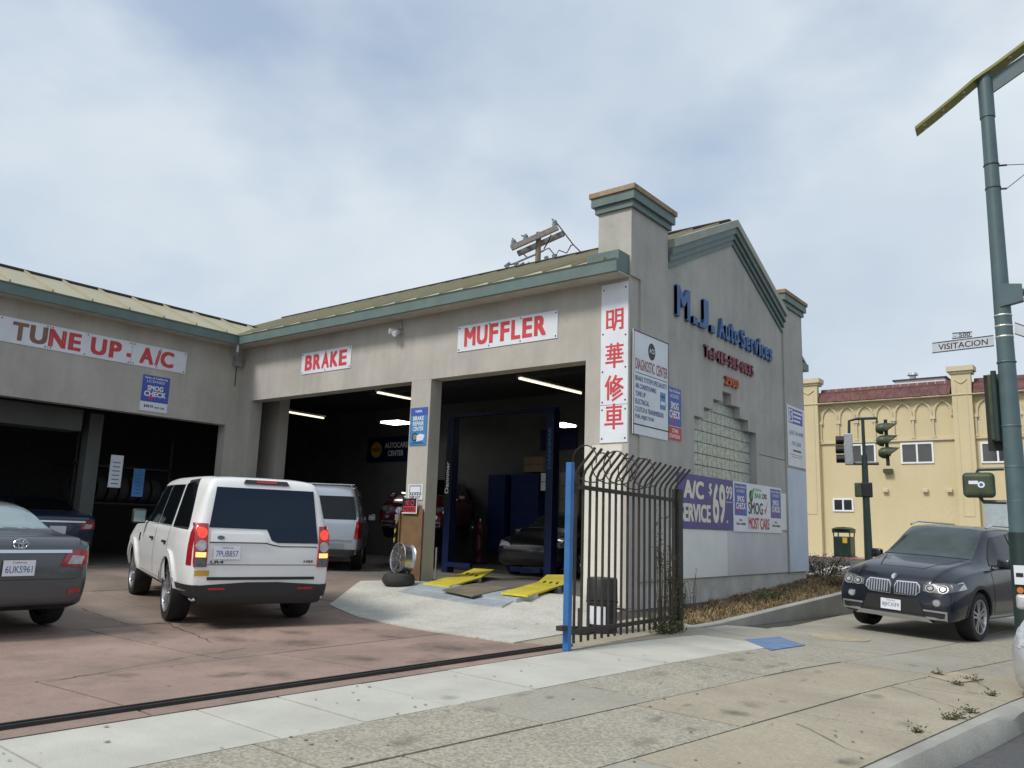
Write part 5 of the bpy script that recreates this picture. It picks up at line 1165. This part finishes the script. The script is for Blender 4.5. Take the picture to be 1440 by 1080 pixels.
for k in range(8):
    if first is None: o = first = tyre.build('spare_tyre', 'rubber_dusty', None, smooth=True)
    else: o = first.copy(); COL.objects.link(o)
    o.location = (-20.6, 8.95+.28*k, 1.65+.33); tag(o, 'black tyre, number %s from the left in the row on the rack' % ('one', 'two', 'three', 'four', 'five', 'six', 'seven', 'eight')[k], 'tyre', 'tyres on the rack')
# security camera and lamp under the eave
p = onY(565, 466, YA)
t = thing('security_camera', (p.x, YA-.02, p.z), 'small white twin security lamp under the eave by the MUFFLER sign', 'camera')
m = MB(); m.lathe([(.05, -.03), (.06, 0), (.05, .0)], (p.x, YA-.03, p.z), axis='y', n=14); m.tube([(p.x, YA-.03, p.z+.05), (p.x, YA-.03, 5.56)], .012, 6); m.build('mount', 'galv', t)
for dx, dz in ((-.15, -.02), (.0, -.1)):
    m = MB(); m.tube([(p.x+dx*.2, YA-.06, p.z), (p.x+dx*.6, YA-.12, p.z+dz*.5), (p.x+dx, YA-.22, p.z+dz)], [.02, .05, .06], 10); m.build('lamp_head', 'sign_white', t, smooth=True)
# ================================================================= planter, weeds
def dirt_z(X, Y): return max(-.03, .055*(Y-11.6))*1.0
def ktop(Y): return max(.02, min(.36, .055*(Y-11.2)))
m = MB(); prev = None
for Y in [10.75, 11.2, 11.8, 12.5, 13.2, 14, 15, 16, 17, 18.5, 20, 21.2]:
    x = plx(Y); z = ktop(Y); s = [(x, Y, -.4), (x, Y, z), (x-.015, Y, z+.012), (x-.13, Y, z+.012), (x-.15, Y, z), (x-.15, Y, -.4)]; o = len(m.v); m.v += s
    if prev is not None:
        for i in range(5): m.f.append((prev+i, prev+i+1, o+i+1, o+i))
    prev = o
tag(m.build('planter_kerb', 'kerb', smooth=True), kind='structure')
def soil_z(X, Y):
    u = (X-(plx(Y)-.15))/((XC-.03)-(plx(Y)-.15)); return lerp(ktop(Y)-.03, max(-.01, .055*(Y-13.2)), max(0, min(1, u)))+.03*math.sin(X*5+Y*3)*math.sin(Y*2.1)
tag(sheet([(plx(10.8)-.14, 10.8), (plx(21.2)-.14, 21.2), (-7.3, 21.2), (-7.3, 20), (XC-.02, 20), (XC-.02, 11.3), (-6.0, 10.8)], 0, 'planter_soil', 'soil', sp=.35, skirt=.3, zf=soil_z), kind='structure')
def blades(name, n, area, mats, h0, h1, lean=.5, wid=.006, seed=1, label=None):
    rnd = random.Random(seed)
    for mt in mats:
        m = MB()
        for k in range(n//len(mats)):
            X, Y, z = area(rnd)
            h = rnd.uniform(h0, h1); a = rnd.uniform(0, 6.28); l = rnd.uniform(.1, lean)*h; w_ = wid*rnd.uniform(.7, 1.5); d = Vector((math.cos(a), math.sin(a), 0)); e = Vector((-d.y, d.x, 0))
            p = Vector((X, Y, z)); q = p+d*(l*.35)+UZ*(h*.6); r_ = p+d*l+UZ*h*rnd.uniform(.75, 1.0); o = len(m.v)
            m.v += [tuple(p-e*w_), tuple(p+e*w_), tuple(q+e*w_*.8), tuple(q-e*w_*.8), tuple(r_)]; m.f += [(o, o+1, o+2, o+3), (o+3, o+2, o+4)]
        tag(m.build(name, mt), label, 'grass', None, 'stuff')
def pl_area(rnd):
    while True:
        Y = 11.1+(rnd.random()**.8)*9.6; u = rnd.random()
        if rnd.random() < .35+.65*max(0, math.sin(Y*2.3+u*5)*math.sin(u*7+Y*.9)+.35): break
    X = lerp(plx(Y)-.15, XC-.02 if Y < 20 else -7.2, u); return X, Y, soil_z(X, Y)-.01
blades('dry_grass', 17000, pl_area, ['dry_grass', 'dry_grass_b', 'dry_grass', 'weed_brown'], .02, .10, 1.6, label='dry straw coloured grass covering the planter strip')
def wall_area(rnd):
    Y = rnd.uniform(11.0, 14.5); X = XC+.02+rnd.random()**2*.9; return X, Y, soil_z(X, Y)-.01
blades('dry_grass', 700, wall_area, ['dry_grass', 'dry_grass_b'], .05, .17, .9, seed=5, label='taller dry grass at the foot of the gable wall')
def leafy(name, label, cat, base, n, rx, ry, h, mats, size=.03, seed=1, stems=6, shape=1.0, droop=0):
    rnd = random.Random(seed); b = Vector(base); t = thing(name, b, label, cat); tips = []
    m = MB()
    for k in range(stems):
        a = rnd.uniform(0, 6.28); r_ = rnd.random()**.5; e = b+Vector((rx*r_*math.cos(a), ry*r_*math.sin(a), h*rnd.uniform(.6, 1.05))); s_ = b+Vector((rx*.3*r_*math.cos(a), ry*.3*r_*math.sin(a), 0))
        mid = s_.lerp(e, .5)+Vector((rnd.uniform(-.05, .05), rnd.uniform(-.05, .05), h*.08)); m.tube([s_, mid, e], [.007, .005, .002], 5); tips.append((s_, mid, e))
    m.build('stems', 'twig', t)
    for mt in mats:
        m = MB()
        for k in range(n//len(mats)):
            s_, mid, e = rnd.choice(tips); u = rnd.random()**.7; p = (s_.lerp(mid, u*2) if u < .5 else mid.lerp(e, u*2-1))+Vector((rnd.gauss(0, .03), rnd.gauss(0, .03), rnd.gauss(0, .03)))*shape
            d = Vector((rnd.uniform(-1, 1), rnd.uniform(-1, 1), rnd.uniform(-.5, 1))).normalized(); e2 = d.cross(Vector((rnd.uniform(-1, 1), rnd.uniform(-1, 1), rnd.uniform(-1, 1)))).normalized(); sz = size*rnd.uniform(.6, 1.4); o = len(m.v)
            m.v += [tuple(p), tuple(p+d*sz*.5+e2*sz*.28), tuple(p+d*sz), tuple(p+d*sz*.5-e2*sz*.28)]; m.f.append((o, o+1, o+2, o+3))
        m.build('leaves', mt, t)
    return t
# bush at the far end of the planter and weeds
leafy('bush', 'scrubby half dry bush at the far corner of the gable wall', 'bush', (-6.45, 20.6, .42), 1100, .8, .7, .55, ['weed', 'weed_brown', 'dry_grass_b'], .045, 3, 60, 1.6)
leafy('bush', 'low brown bush spreading in front of the navy car nose', 'bush', (-5.45, 18.6, .34), 800, .5, 1.2, .26, ['weed_brown', 'dry_grass_b', 'weed'], .04, 5, 50, 1.6)
leafy('weed_plant', 'small green weed in the dry grass of the planter', 'weed', (-5.75, 15.3, soil_z(-5.75, 15.3)), 260, .35, .35, .16, ['weed'], .05, 8, 12, 1.5)
tw = onX(972, 850, -6.2); leafy('weed_plant', 'thin bare upright weed beside the black fence post', 'weed', (tw.x, tw.y, -.02), 60, .12, .35, .85, ['weed_brown'], .03, 9, 7, .8)
# climber on the fence
vb = fa.lerp(fb, .86)
for i, (u, hgt, n, rx) in enumerate(((.80, 1.75, 200, .10), (.90, 1.2, 170, .13), (.97, .8, 140, .16))):
    p = fa.lerp(fb, u); leafy('climber', ('tall dark climber threading up the fence pickets', 'mid height climber low on the fence', 'short climber around the black fence post')[i], 'plant', (p.x+.03, p.y, zt(p)), n, rx, .14, hgt, ['weed_dark', 'weed'], .042, 20+i, 12, 1.3)
p = fa.lerp(fb, .82); leafy('weed_plant', 'green weeds at the foot of the iron fence', 'weed', (p.x+.08, p.y, zt(p)), 420, .16, .5, .16, ['weed', 'weed_dark'], .04, 30, 24, 1.4)
for i, (x, y, r_) in enumerate(((1365, 957, .18), (1350, 964, .12), (1318, 950, .12), (1368, 1003, .16), (1345, 1009, .12), (1335, 1012, .14), (1395, 978, .1), (1290, 1030, .08))):
    c = onG(x, y); leafy('weed_plant', ('tuft of green weeds %s' % ('right of the tan utility cover', 'left of the tan utility cover corner', 'at the top corner of the tan utility cover', 'at the kerb bend, rightmost of the low tufts', 'beside the kerb, second tuft from the bend', 'beside the kerb, third tuft from the bend', 'between the utility cover and the kerb bend', 'along the kerb, nearest tuft to the camera')[i]), 'weed', (c.x, c.y, c.z), 46, r_*.55, r_*.55, .035, ['weed'], .022, 50+i, 7, .6)['group'] = 'weeds in the pavement joints'

# ================================================================= street pole on the right
pb = at(1433, 850, 10.7); PZ = -.25
px_, py_ = -1.37, 12.47
pole = thing('street_pole', (px_, py_, PZ), 'tall grey green street pole with olive curved arm at right edge', 'pole')
def pt(px, py): d = ray(px, py); k = (px_*ray(px, py).x+py_*d.y)/(d.x**2+d.y**2); return C0+d*k     # point at the pole's distance
ztop = pt(1388, 108).z
MB().tube([(px_, py_, PZ), (px_, py_, 1.5)], .134, 20).build('base_shaft', 'pole_dark', pole, smooth=True)
MB().tube([(px_, py_, 1.5), (px_, py_, ztop)], [.120, .084], 20).build('shaft', 'pole_green', pole, smooth=True)
zc = pt(1390, 165).z; MB().tube([(px_, py_, zc-.01), (px_, py_, ztop+.01)], .098, 20).build('collar', 'pole_green', pole, smooth=True)
for y in (445, 460, 475): z = pt(1405, y).z; MB().lathe([(.108, z-.012), (.112, z), (.108, z+.012)], (px_, py_, 0), n=20).build('strap', 'bolt', pole)
for y in (510, 600, 657, 705): z = pt(1410, y).z; MB().lathe([(.116, z-.012), (.120, z), (.116, z+.012)], (px_, py_, 0), n=20).build('strap', 'pole_green', pole)
# curved olive fin with its web plate
rd = (pt(1440, 500)-pt(1400, 500)); rd.z = 0; rd.normalize()
path = [(1288, 185), (1312, 166), (1340, 143), (1370, 117), (1400, 96), (1440, 66), (1490, 40), (1560, 12)]
Q = [pt(*p) for p in path]; nn = Vector((-rd.y, rd.x, 0)); m = MB(); o = 0
for i, p in enumerate(Q):
    m.v += [tuple(p+nn*.13+UZ*.02), tuple(p-nn*.13+UZ*.02), tuple(p-nn*.13-UZ*.025), tuple(p+nn*.13-UZ*.025)]
for i in range(len(Q)-1):
    a = i*4
    for k in range(4): m.f.append((a+k, a+(k+1) % 4, a+4+(k+1) % 4, a+4+k))
m.f += [(0, 1, 2, 3), (len(Q)*4-1, len(Q)*4-2, len(Q)*4-3, len(Q)*4-4)]; fin = m.build('arm_fin', 'olive', pole)
m = MB()
for i in range(len(Q)-1):
    for sg in (-.07, .07): p = Q[i].lerp(Q[i+1], .5)+nn*sg-UZ*.03; m.obox(p, (.018, 0, 0), (0, .018, 0), (0, 0, .008))
m.build('bolt', 'bolt', pole).parent = fin
m = MB(); W0 = [pt(1386, 112), pt(1440, 76), pt(1490, 50), pt(1560, 22), pt(1560, 40), pt(1490, 72), pt(1440, 98), pt(1386, 136)]
m.prism([p-nn*.02-UZ*.02 for p in W0], (0, 0, 0), nn*.04).build('arm_web', 'pole_green', pole)
for y, y2 in ((234, 231), (267, 246)):
    a = pt(1386, y); b = pt(1408, y-1); m = MB(); m.lathe([(.098, a.z-.012), (.102, a.z), (.098, a.z+.012)], (px_, py_, 0), n=18); m.tube([pt(1392, y), pt(1416, y-2)], .014, 6); m.tube([pt(1416, y-2), pt(1440, y2), pt(1600, y2-60 if y < 250 else y2-70)], .006, 5); m.build('guy_wire', 'wire', pole)
# bracket high on the pole and the signal facing away
m = MB(); a = pt(1408, 402); m.prism([pt(1407, 402), pt(1437, 402), pt(1440, 425), pt(1407, 434)], (0, 0, 0), nn*-.12).build('bracket', 'pole_green', pole)
MB().tube([pt(1430, 414), pt(1480, 398), pt(1560, 380)], .05, 10).build('side_arm', 'pole_green', pole)
sg = thing('traffic_signal', pt(1400, 577), 'black backed traffic signal seen from behind on the street pole', 'traffic signal')
a, b = pt(1381, 522), pt(1437, 630); off = nn*.20 if nn.y > 0 else nn*-.20
m = MB(); m.obox((a+b)/2+off*1.6, rd*((b-a).dot(rd)/2), off.normalized()*.01, UZ*((a.z-b.z)/2)); m.build('backplate', 'signal_black', sg, bevel=.004)
m = MB(); x0 = pt(1394, 522); z0 = pt(1398, 618).z; z1 = pt(1394, 524).z
m.obox(Vector((x0.x, x0.y, (z0+z1)/2))+off+rd*.05, rd*.11, off.normalized()*.09, UZ*((z1-z0)/2)); m.build('housing', 'signal_green', sg, bevel=.02)
m = MB(); m.tube([Vector((x0.x, x0.y, z1+.02))+rd*.02, Vector((x0.x, x0.y, z0-.02))+rd*.02], .035, 10); m.build('conduit', 'pole_dark', sg)
# pedestrian signal, its back to us
ps = thing('pedestrian_signal', pt(1378, 682), 'weathered green pedestrian signal box with stickers on the pole', 'pedestrian signal')
a, b = pt(1353, 665), pt(1401, 700); cc_ = (a+b)/2
m = MB(); m.obox(cc_, rd*((b-a).dot(rd)/2), nn*.11, UZ*((a.z-b.z)/2)); m.build('housing', 'signal_green', ps, bevel=.055)
m = MB(); m.tube([cc_+UZ*.15+rd*-.02, cc_+UZ*.21+rd*.0, cc_+UZ*.215+rd*.30], .022, 8); m.build('bracket', 'pole_dark', ps); MB().tube([cc_-UZ*.15, cc_-UZ*.22+rd*.04, cc_-UZ*.225+rd*.30], .026, 8).build('bracket', 'pole_dark', ps)
fr = -nn if nn.y > 0 else nn
m = MB(); m.obox(cc_+fr*.112+rd*-.06+UZ*.03, rd*.055, fr*.002, UZ*.022); m.build('sticker', 'sign_white', ps)
m = MB(); m.tube([cc_+fr*.110+rd*.03-UZ*.0, cc_+fr*.114+rd*.03], .042, 16); st = m.build('sticker', 'sign_white', ps); m = MB(); m.tube([cc_+fr*.114+rd*.03, cc_+fr*.116+rd*.03], .022, 12); m.build('print', 'sign_blue', ps).parent = st
# stickers low on the pole
m = MB(); c = pt(1434, 808); m.obox(c+fr*.16, rd*.06, fr*.003, UZ*.12); st = m.build('push_button_sign', 'sign_white', pole); m = MB(); m.obox(c+fr*.165+UZ*.0, rd*.04, fr*.002, UZ*.025); m.build('print', 'ink_black', pole).parent = st
m = MB(); c = pt(1435, 829); m.tube([c+fr*.14, c+fr*.20], .038, 14); m.build('push_button', 'lamp_orange', pole)
# street name signs
def blade(txt, pxs, label, fs, mat='sign_grey'):
    a, b, c_, d = [pt(*p) for p in pxs]     # bl br tr tl
    t = thing('street_sign', a, label, 'sign'); n = (b-a).cross(UZ).normalized()*.006
    m = MB(); m.add([a-n, b-n, c_-n, d-n, a+n, b+n, c_+n, d+n], [(0, 1, 2, 3), (7, 6, 5, 4), (0, 4, 5, 1), (1, 5, 6, 2), (2, 6, 7, 3), (3, 7, 4, 0)]); m.build('blade', mat, t)
    if (C0-a).dot(n) < 0: n = -n
    u, v = b-a, d-a
    if txt: text(txt, a+u*.10+v*.22+n*1.2, u*.80, v*.54, 'ink_black', t, 'lettering', .01, 0, .0)
    m = MB()
    for p0, p1 in ((a, b), (d, c_)): m.bar(p0+n*1.3+(UZ*.008 if p0 == a else -UZ*.008), p1+n*1.3+(UZ*.008 if p0 == a else -UZ*.008), .004, .010)
    m.build('border', 'ink_black', t); return t
blade('VISITACION', [(1311, 497), (1398, 487), (1397, 471), (1311, 482)], 'white VISITACION street name sign on the pole', .6)
blade('- 500', [(1339, 477), (1367, 474), (1367, 466), (1339, 468)], 'small white 500 block number plate above the street name', .6)
blade('', [(1427, 470), (1475, 486), (1475, 470), (1427, 453)], 'white street name sign turned away behind the pole', .6)

# ================================================================= corner beyond: signals, litter bin, yellow building
def tp(px, py, t_): return at(px, py, t_)
ST = 24.0; cs = thing('traffic_signal', (tp(1222, 780, ST).x, tp(1222, 780, ST).y, road_z(0, 25.5)), 'corner signal post with two green traffic heads and walk lamps', 'traffic signal')
base_ = tp(1222, 790, ST); topz = tp(1213, 690, ST)
def rel(px, py): d = ray(px, py); k = (base_.x*d.x+base_.y*d.y)/(d.x**2+d.y**2); return C0+d*k
bx_, by_ = base_.x, base_.y
MB().tube([(bx_, by_, road_z(0, by_)-.05), (bx_, by_, rel(1216, 640).z)], [.13, .085], 14).build('post', 'pole_dark', cs, smooth=True)
m = MB(); zt2 = rel(1204, 590).z; fr_ = Vector((bx_, by_, 0))
m.tube([(bx_, by_, rel(1216, 645).z), (bx_, by_, zt2)], .05, 8); m.tube([rel(1194, 612), rel(1194, 592), rel(1204, 589), rel(1233, 588), rel(1233, 594)], .045, 8); m.build('bracket', 'pole_dark', cs); MB().tube([rel(1197, 652), rel(1236, 652)], .045, 8).build('bracket', 'pole_dark', cs)
rdd = rel(1240, 600)-rel(1200, 600); rdd.z = 0; rdd.normalize(); fwd = Vector((-rdd.y, rdd.x, 0))
# left head: seen from the side/back
def shead(cx_px, tops, kind, mat):
    for k, (px, py) in enumerate(tops):
        c = rel(px, py)
        if kind == 'side':        # visors stick out to the right
            m = MB(); m.lathe([(.001, -.16), (.09, -.15), (.165, -.05), (.175, .06)], axis='x', n=16); prof = list(m.v)
            m.v = []
            for v in prof: q = c+rdd*(v[0]-.02)+fwd*v[1]+UZ*v[2]; m.v.append(tuple(q))
            h = m.build('signal_head', mat, cs, smooth=True)
            m = MB(); o = []
            for i in range(13):
                a = math.pi*(-.12+1.24*i/12); r0_, L = .185, .40-.26*(1-math.sin(max(0, min(math.pi, a))))*1.0
                p0 = c+rdd*.03+fwd*(r0_*math.cos(a))+UZ*(r0_*math.sin(a)); p1 = p0+rdd*max(.12, L)-UZ*(.02); m.v += [tuple(p0), tuple(p1)]
            for i in range(12): m.f.append((2*i, 2*i+1, 2*i+3, 2*i+2))
            m.build('visor', mat, cs).parent = h
        else:
            m = MB(); m.obox(c+rdd*.12, rdd*.12, fwd*.16, UZ*.19); h = m.build('signal_head', 'galv', cs, bevel=.02)
            m = MB(); m.tube([c-rdd*.0, c-rdd*.24], .13, 14); m.build('visor', 'signal_black', cs).parent = h
for P, kind in (([(1240, 603), (1241, 620), (1244, 637)], 'side'), ([(1187, 619), (1187, 632), (1188, 645)], 'back')): shead(0, P, kind, 'signal_green')
m = MB(); c = rel(1246, 588); 
for p0, p1 in ((rel(1245, 590), rel(1249, 655)),): m.bar(p0, p1, .05, .10, up=rdd)
m.build('back_strip', 'signal_black', cs)
m = MB(); c = rel(1219, 689); m.obox(c, rdd*.16, fwd*.12, UZ*.22); h = m.build('walk_lamp', 'signal_black', cs, bevel=.03)
m = MB(); c = rel(1207, 689); m.obox(c, rdd*.10, fwd*.16, UZ*.21); m.build('walk_lamp', 'signal_green', cs, bevel=.03)
# litter bin
YB = 38.0
tz = .60
p = onY(1188, 783, 35.2); t = thing('litter_bin', (p.x, p.y, p.z), 'dark green litter bin with yellow sticker by the red kerb', 'litter bin'); s_ = .34
a = p
m = MB(); m.box(a.x-s_, a.x+s_, a.y-s_, a.y+s_, a.z+.03, a.z+.82); m.build('body', 'can_green', t, bevel=.03)
m = MB()
for dx in (-1, 1):
    for dy in (-1, 1): m.box(a.x+dx*(s_-.02)-.02, a.x+dx*(s_-.02)+.02, a.y+dy*(s_-.02)-.02, a.y+dy*(s_-.02)+.02, a.z+.82, a.z+.97)
m.build('lid_posts', 'can_green', t)
m = MB(); m.box(a.x-s_-.03, a.x+s_+.03, a.y-s_-.03, a.y+s_+.03, a.z+.97, a.z+1.12); m.lathe([(.5, 1.12), (.3, 1.2), (.001, 1.22)], (a.x, a.y, a.z), n=16); m.build('lid', 'can_green', t, bevel=.01)
m = MB(); m.box(a.x+.04, a.x+.22, a.y-s_-.012, a.y-s_-.002, a.z+.56, a.z+.78); m.build('sticker', 'can_yellow', t)
m = MB(); m.box(a.x-s_-.05, a.x+s_+.05, a.y-s_-.05, a.y+s_+.05, a.z-.02, a.z+.03); m.build('foot', 'pole_dark', t)
# far pavement, red kerb, crossing
m = MB(); m.box(-60, 40, 34.4, YB+.5, -.3, .59); tag(m.build('far_sidewalk', 'concrete_pale'), kind='structure')
m = MB(); m.box(-60, 40, 34.2, 34.398, -.3, .595); tag(m.build('far_kerb', 'red_kerb'), kind='structure')
for k in range(8):
    x0 = -14.5+1.3*k; o = sheet([(x0, 27.8), (x0+.6, 27.8), (x0+.6, 31.0), (x0, 31.0)], .006, 'crossing_stripe', 'road_white', None, sp=.5, skirt=0, zf=lambda X, Y: road_z(X, Y)); tag(o, kind='structure')
# yellow building
yb = thing('yellow_building', (-9, YB, .59), 'yellow stucco building with blind pointed arches and red shingle parapet roof', 'building')
def yp(name, mat, *b, parent=None, bevel=0):
    m = MB()
    for q in b: m.box(*q)
    return m.build(name, mat, parent or yb, bevel=bevel)
yp('wall', 'yellow_stucco', (-30, 8, YB, YB+8, .55, 7.55))
yp('cornice', 'yellow_trim', (-30, 8, YB-.09, YB-.001, 5.60, 5.70))
for x0, x1 in ((-12.6, -11.77), (-6.21, -5.47), (.6, 1.35), (-18.6, -17.8)):
    q = yp('pilaster', 'yellow_stucco', (x0, x1, YB-.28, YB-.002, .59, 8.35)); yp('pilaster_cap', 'yellow_trim', (x0-.06, x1+.06, YB-.34, YB+.3, 8.351, 8.45), (x0-.14, x1+.14, YB-.42, YB+.3, 8.45, 8.66))
    yp('panel_edge', 'yellow_trim', (x0+.16, x0+.185, YB-.30, YB-.282, 2.4, 7.9), (x1-.185, x1-.16, YB-.30, YB-.282, 2.4, 7.9), (x0+.185, x1-.185, YB-.30, YB-.282, 2.4, 2.43), parent=q)
    m = MB(); xm = (x0+x1)/2; m.tube([(x0+.15, YB-.30, 8.1), (xm-.12, YB-.30, 8.0), (xm, YB-.30, 7.93), (xm+.12, YB-.30, 8.0), (x1-.15, YB-.30, 8.1)], .025, 6); m.build('swag', 'yellow_trim', yb).parent = q
# shingle courses
crs = 5; first = None
for seg0, seg1 in ((-30, -18.65), (-17.75, -12.66), (-11.71, -6.27), (-5.41, .55), (1.4, 8)):
    for k in range(crs):
        z = 7.50+.13*k; yv = YB-.34+.10*k; x = seg0
        while x < seg1-.05:
            w_ = min(random.uniform(.30, .42), seg1-x); m = MB(); j = random.uniform(0, .02)
            if seg0 == -11.71:
                m.add([(x+.006, yv-j, z), (x+w_-.006, yv-j, z), (x+w_-.006, yv+.10, z+.15), (x+.006, yv+.10, z+.15), (x+.006, yv-j+.02, z-.02), (x+w_-.006, yv-j+.02, z-.02)], [(0, 1, 2, 3), (4, 5, 1, 0)]); m.build('shingle', 'shingle', yb)
            else: break
            x += w_
        if seg0 != -11.71: MB().add([(seg0, yv, z), (seg1, yv, z), (seg1, yv+.10, z+.15), (seg0, yv+.10, z+.15), (seg0, yv+.03, z-.02), (seg1, yv+.03, z-.02)], [(0, 1, 2, 3), (4, 5, 1, 0)]).build('shingle_course', 'shingle', yb)
yp('roof_deck', 'shingle', (-30, 8, YB-.02, YB+7.9, 7.551, 8.0)); yp('soffit', 'yellow_trim', (-30, 8, YB-.32, YB-.03, 7.44, 7.475))
# blind arcade
def arcade(x0, x1, n):
    st = (x1-x0)/n
    for k in range(n):
        xa, xb = x0+k*st, x0+(k+1)*st; m = MB(); xm = (xa+xb)/2; r_ = st/2-.05; P = []
        for i in range(9):
            a = math.pi*i/8; zz = 6.62+.62*math.sin(a)**.85; P.append((xm-r_*math.cos(a), YB-.04, zz+(.06 if i == 4 else 0)))
        m.tube(P, .05, 6); m.build('arch', 'yellow_trim', yb)
        m = MB(); m.tube([(xa, YB-.05, 5.72), (xa, YB-.05, 6.52)], .05, 8); m.box(xa-.10, xa+.10, YB-.12, YB-.002, 6.5, 6.64); m.box(xa-.08, xa+.08, YB-.11, YB-.002, 5.701, 5.78); m.build('colonnette', 'yellow_trim', yb)
arcade(-11.72, -6.24, 7); arcade(-5.42, .55, 7); arcade(-17.75, -12.66, 6)
def win(px0, py0, px1, py1, n=2):
    a, b = onY(px0, py1, YB), onY(px1, py0, YB); f = yp('window', 'white_frame', (a.x-.07, b.x+.07, YB-.05, YB-.002, a.z-.07, a.z), (a.x-.07, b.x+.07, YB-.05, YB-.002, b.z, b.z+.07), (a.x-.07, a.x, YB-.05, YB-.002, a.z, b.z), (b.x, b.x+.07, YB-.05, YB-.002, a.z, b.z), ((a.x+b.x)/2-.035, (a.x+b.x)/2+.035, YB-.045, YB-.002, a.z, b.z))
    for k in range(2): x0, x1 = (a.x, (a.x+b.x)/2-.036) if k == 0 else ((a.x+b.x)/2+.036, b.x); yp('pane', 'window_dark', (x0, x1, YB-.025, YB-.012, a.z, b.z), parent=f)
win(1270, 624, 1310, 650); win(1196, 626, 1229, 650); win(1383, 623, 1424, 649); win(1174, 703, 1198, 717)
p = onY(1250, 663, YB); yp('flood_lamp', 'signal_green', (p.x-.18, p.x+.18, YB-.25, YB-.002, p.z-.08, p.z+.1))
for x in (1246, 1302, 1336): p = onY(x, 690, YB); yp('vent_hood', 'yellow_trim', (p.x-.11, p.x+.11, YB-.16, YB-.002, p.z-.08, p.z+.08), bevel=.03)
a, b = onY(1390, 800, YB), onY(1440, 708, YB); yp('door', 'far_door', (a.x, b.x, YB-.04, YB-.002, .6, b.z))
a, b = onY(1297, 745, YB), onY(1370, 713, YB); yp('paint_patch', 'yellow_patch', (a.x, b.x, YB-.006, YB-.001, .7, b.z))
yp('penthouse', 'white_frame', (-9.4, -7.2, YB+4.2, YB+6.5, 8.0, 9.05)); yp('penthouse_roof', 'roof_edge', (-9.5, -7.1, YB+4.1, YB+6.6, 9.051, 9.10))
m = MB(); m.lathe([(.15, 9.1), (.15, 9.35), (.25, 9.38), (.2, 9.5), (.001, 9.52)], (-8.7, YB+4.8, 0), n=12); m.build('roof_vent', 'galv', yb)

# ================================================================= utility pole behind the roof
UT = 42.0
up = at(757, 345, UT); ux_, uy_ = up.x, up.y
def ut(px, py): d = ray(px, py); k = (ux_*d.x+uy_*d.y)/(d.x**2+d.y**2); return C0+d*k
uz_ = ut(757, 327).z
t = thing('utility_pole', (ux_, uy_, 0), 'weathered wooden utility pole with crossarms behind the shop roof', 'utility pole')
MB().tube([(ux_, uy_, -.3), (ux_, uy_, uz_)], [.2, .14], 12).build('shaft', 'wood_pole', t, smooth=True)
for a, b, dd in ((ut(719, 351), ut(784, 322), -.22), (ut(728, 355), ut(793, 326), .22)):
    f_ = Vector((ux_, uy_, 0)).normalized()*dd; MB().bar(a+f_, b+f_, .20, .26).build('crossarm', 'wood_pole_grey', t)
for x, y in ((722, 348), (739, 341), (780, 321)):
    p = ut(x, y); m = MB(); m.lathe([(.10, -.05), (.15, .02), (.12, .10), (.15, .18), (.12, .27), (.14, .34), (.06, .46), (.001, .48)], p, n=12); m.build('insulator', 'insulator', t, smooth=True)
m = MB(); m.tube([ut(712, 376), ut(709, 374), ut(722, 371), ut(755, 357), ut(765, 352)], .05, 6)
m.build('lower_arm', 'wood_pole_grey', t)
m = MB()
for x in (716, 728, 736, 744, 751): m.tube([ut(x, 384), ut(x-3, 372), ut(x+1, 370)], .09, 8)
for x, y in ((768, 361), (779, 358)): m.tube([ut(x, y), ut(x+4, y+14)], .12, 8)
m.build('cutout', 'insulator', t)
m = MB()
for P in ([(776, 308), (784, 315), (806, 344), (830, 368)], [(765, 350), (771, 340), (775, 330)], [(765, 352), (772, 349), (781, 360), (786, 352), (797, 356), (803, 345), (807, 344)], [(733, 331), (741, 335), (748, 338)], [(720, 335), (728, 343)], [(783, 358), (781, 366), (779, 370)], [(736, 357), (741, 362)]):
    m.tube([ut(*p) for p in P], .035, 5)
m.build('wires', 'wire', t)

# small pieces that stay joined
kind_small = {'screws', 'barb', 'bolt', 'hinge', 'wires', 'cutout', 'links', 'leaves', 'stems', 'lid_posts', 'hose'}
for o in scene.objects:
    if o.type == 'MESH' and o.parent is not None and o.name.split('.')[0] in kind_small: o['kind'] = 'stuff'
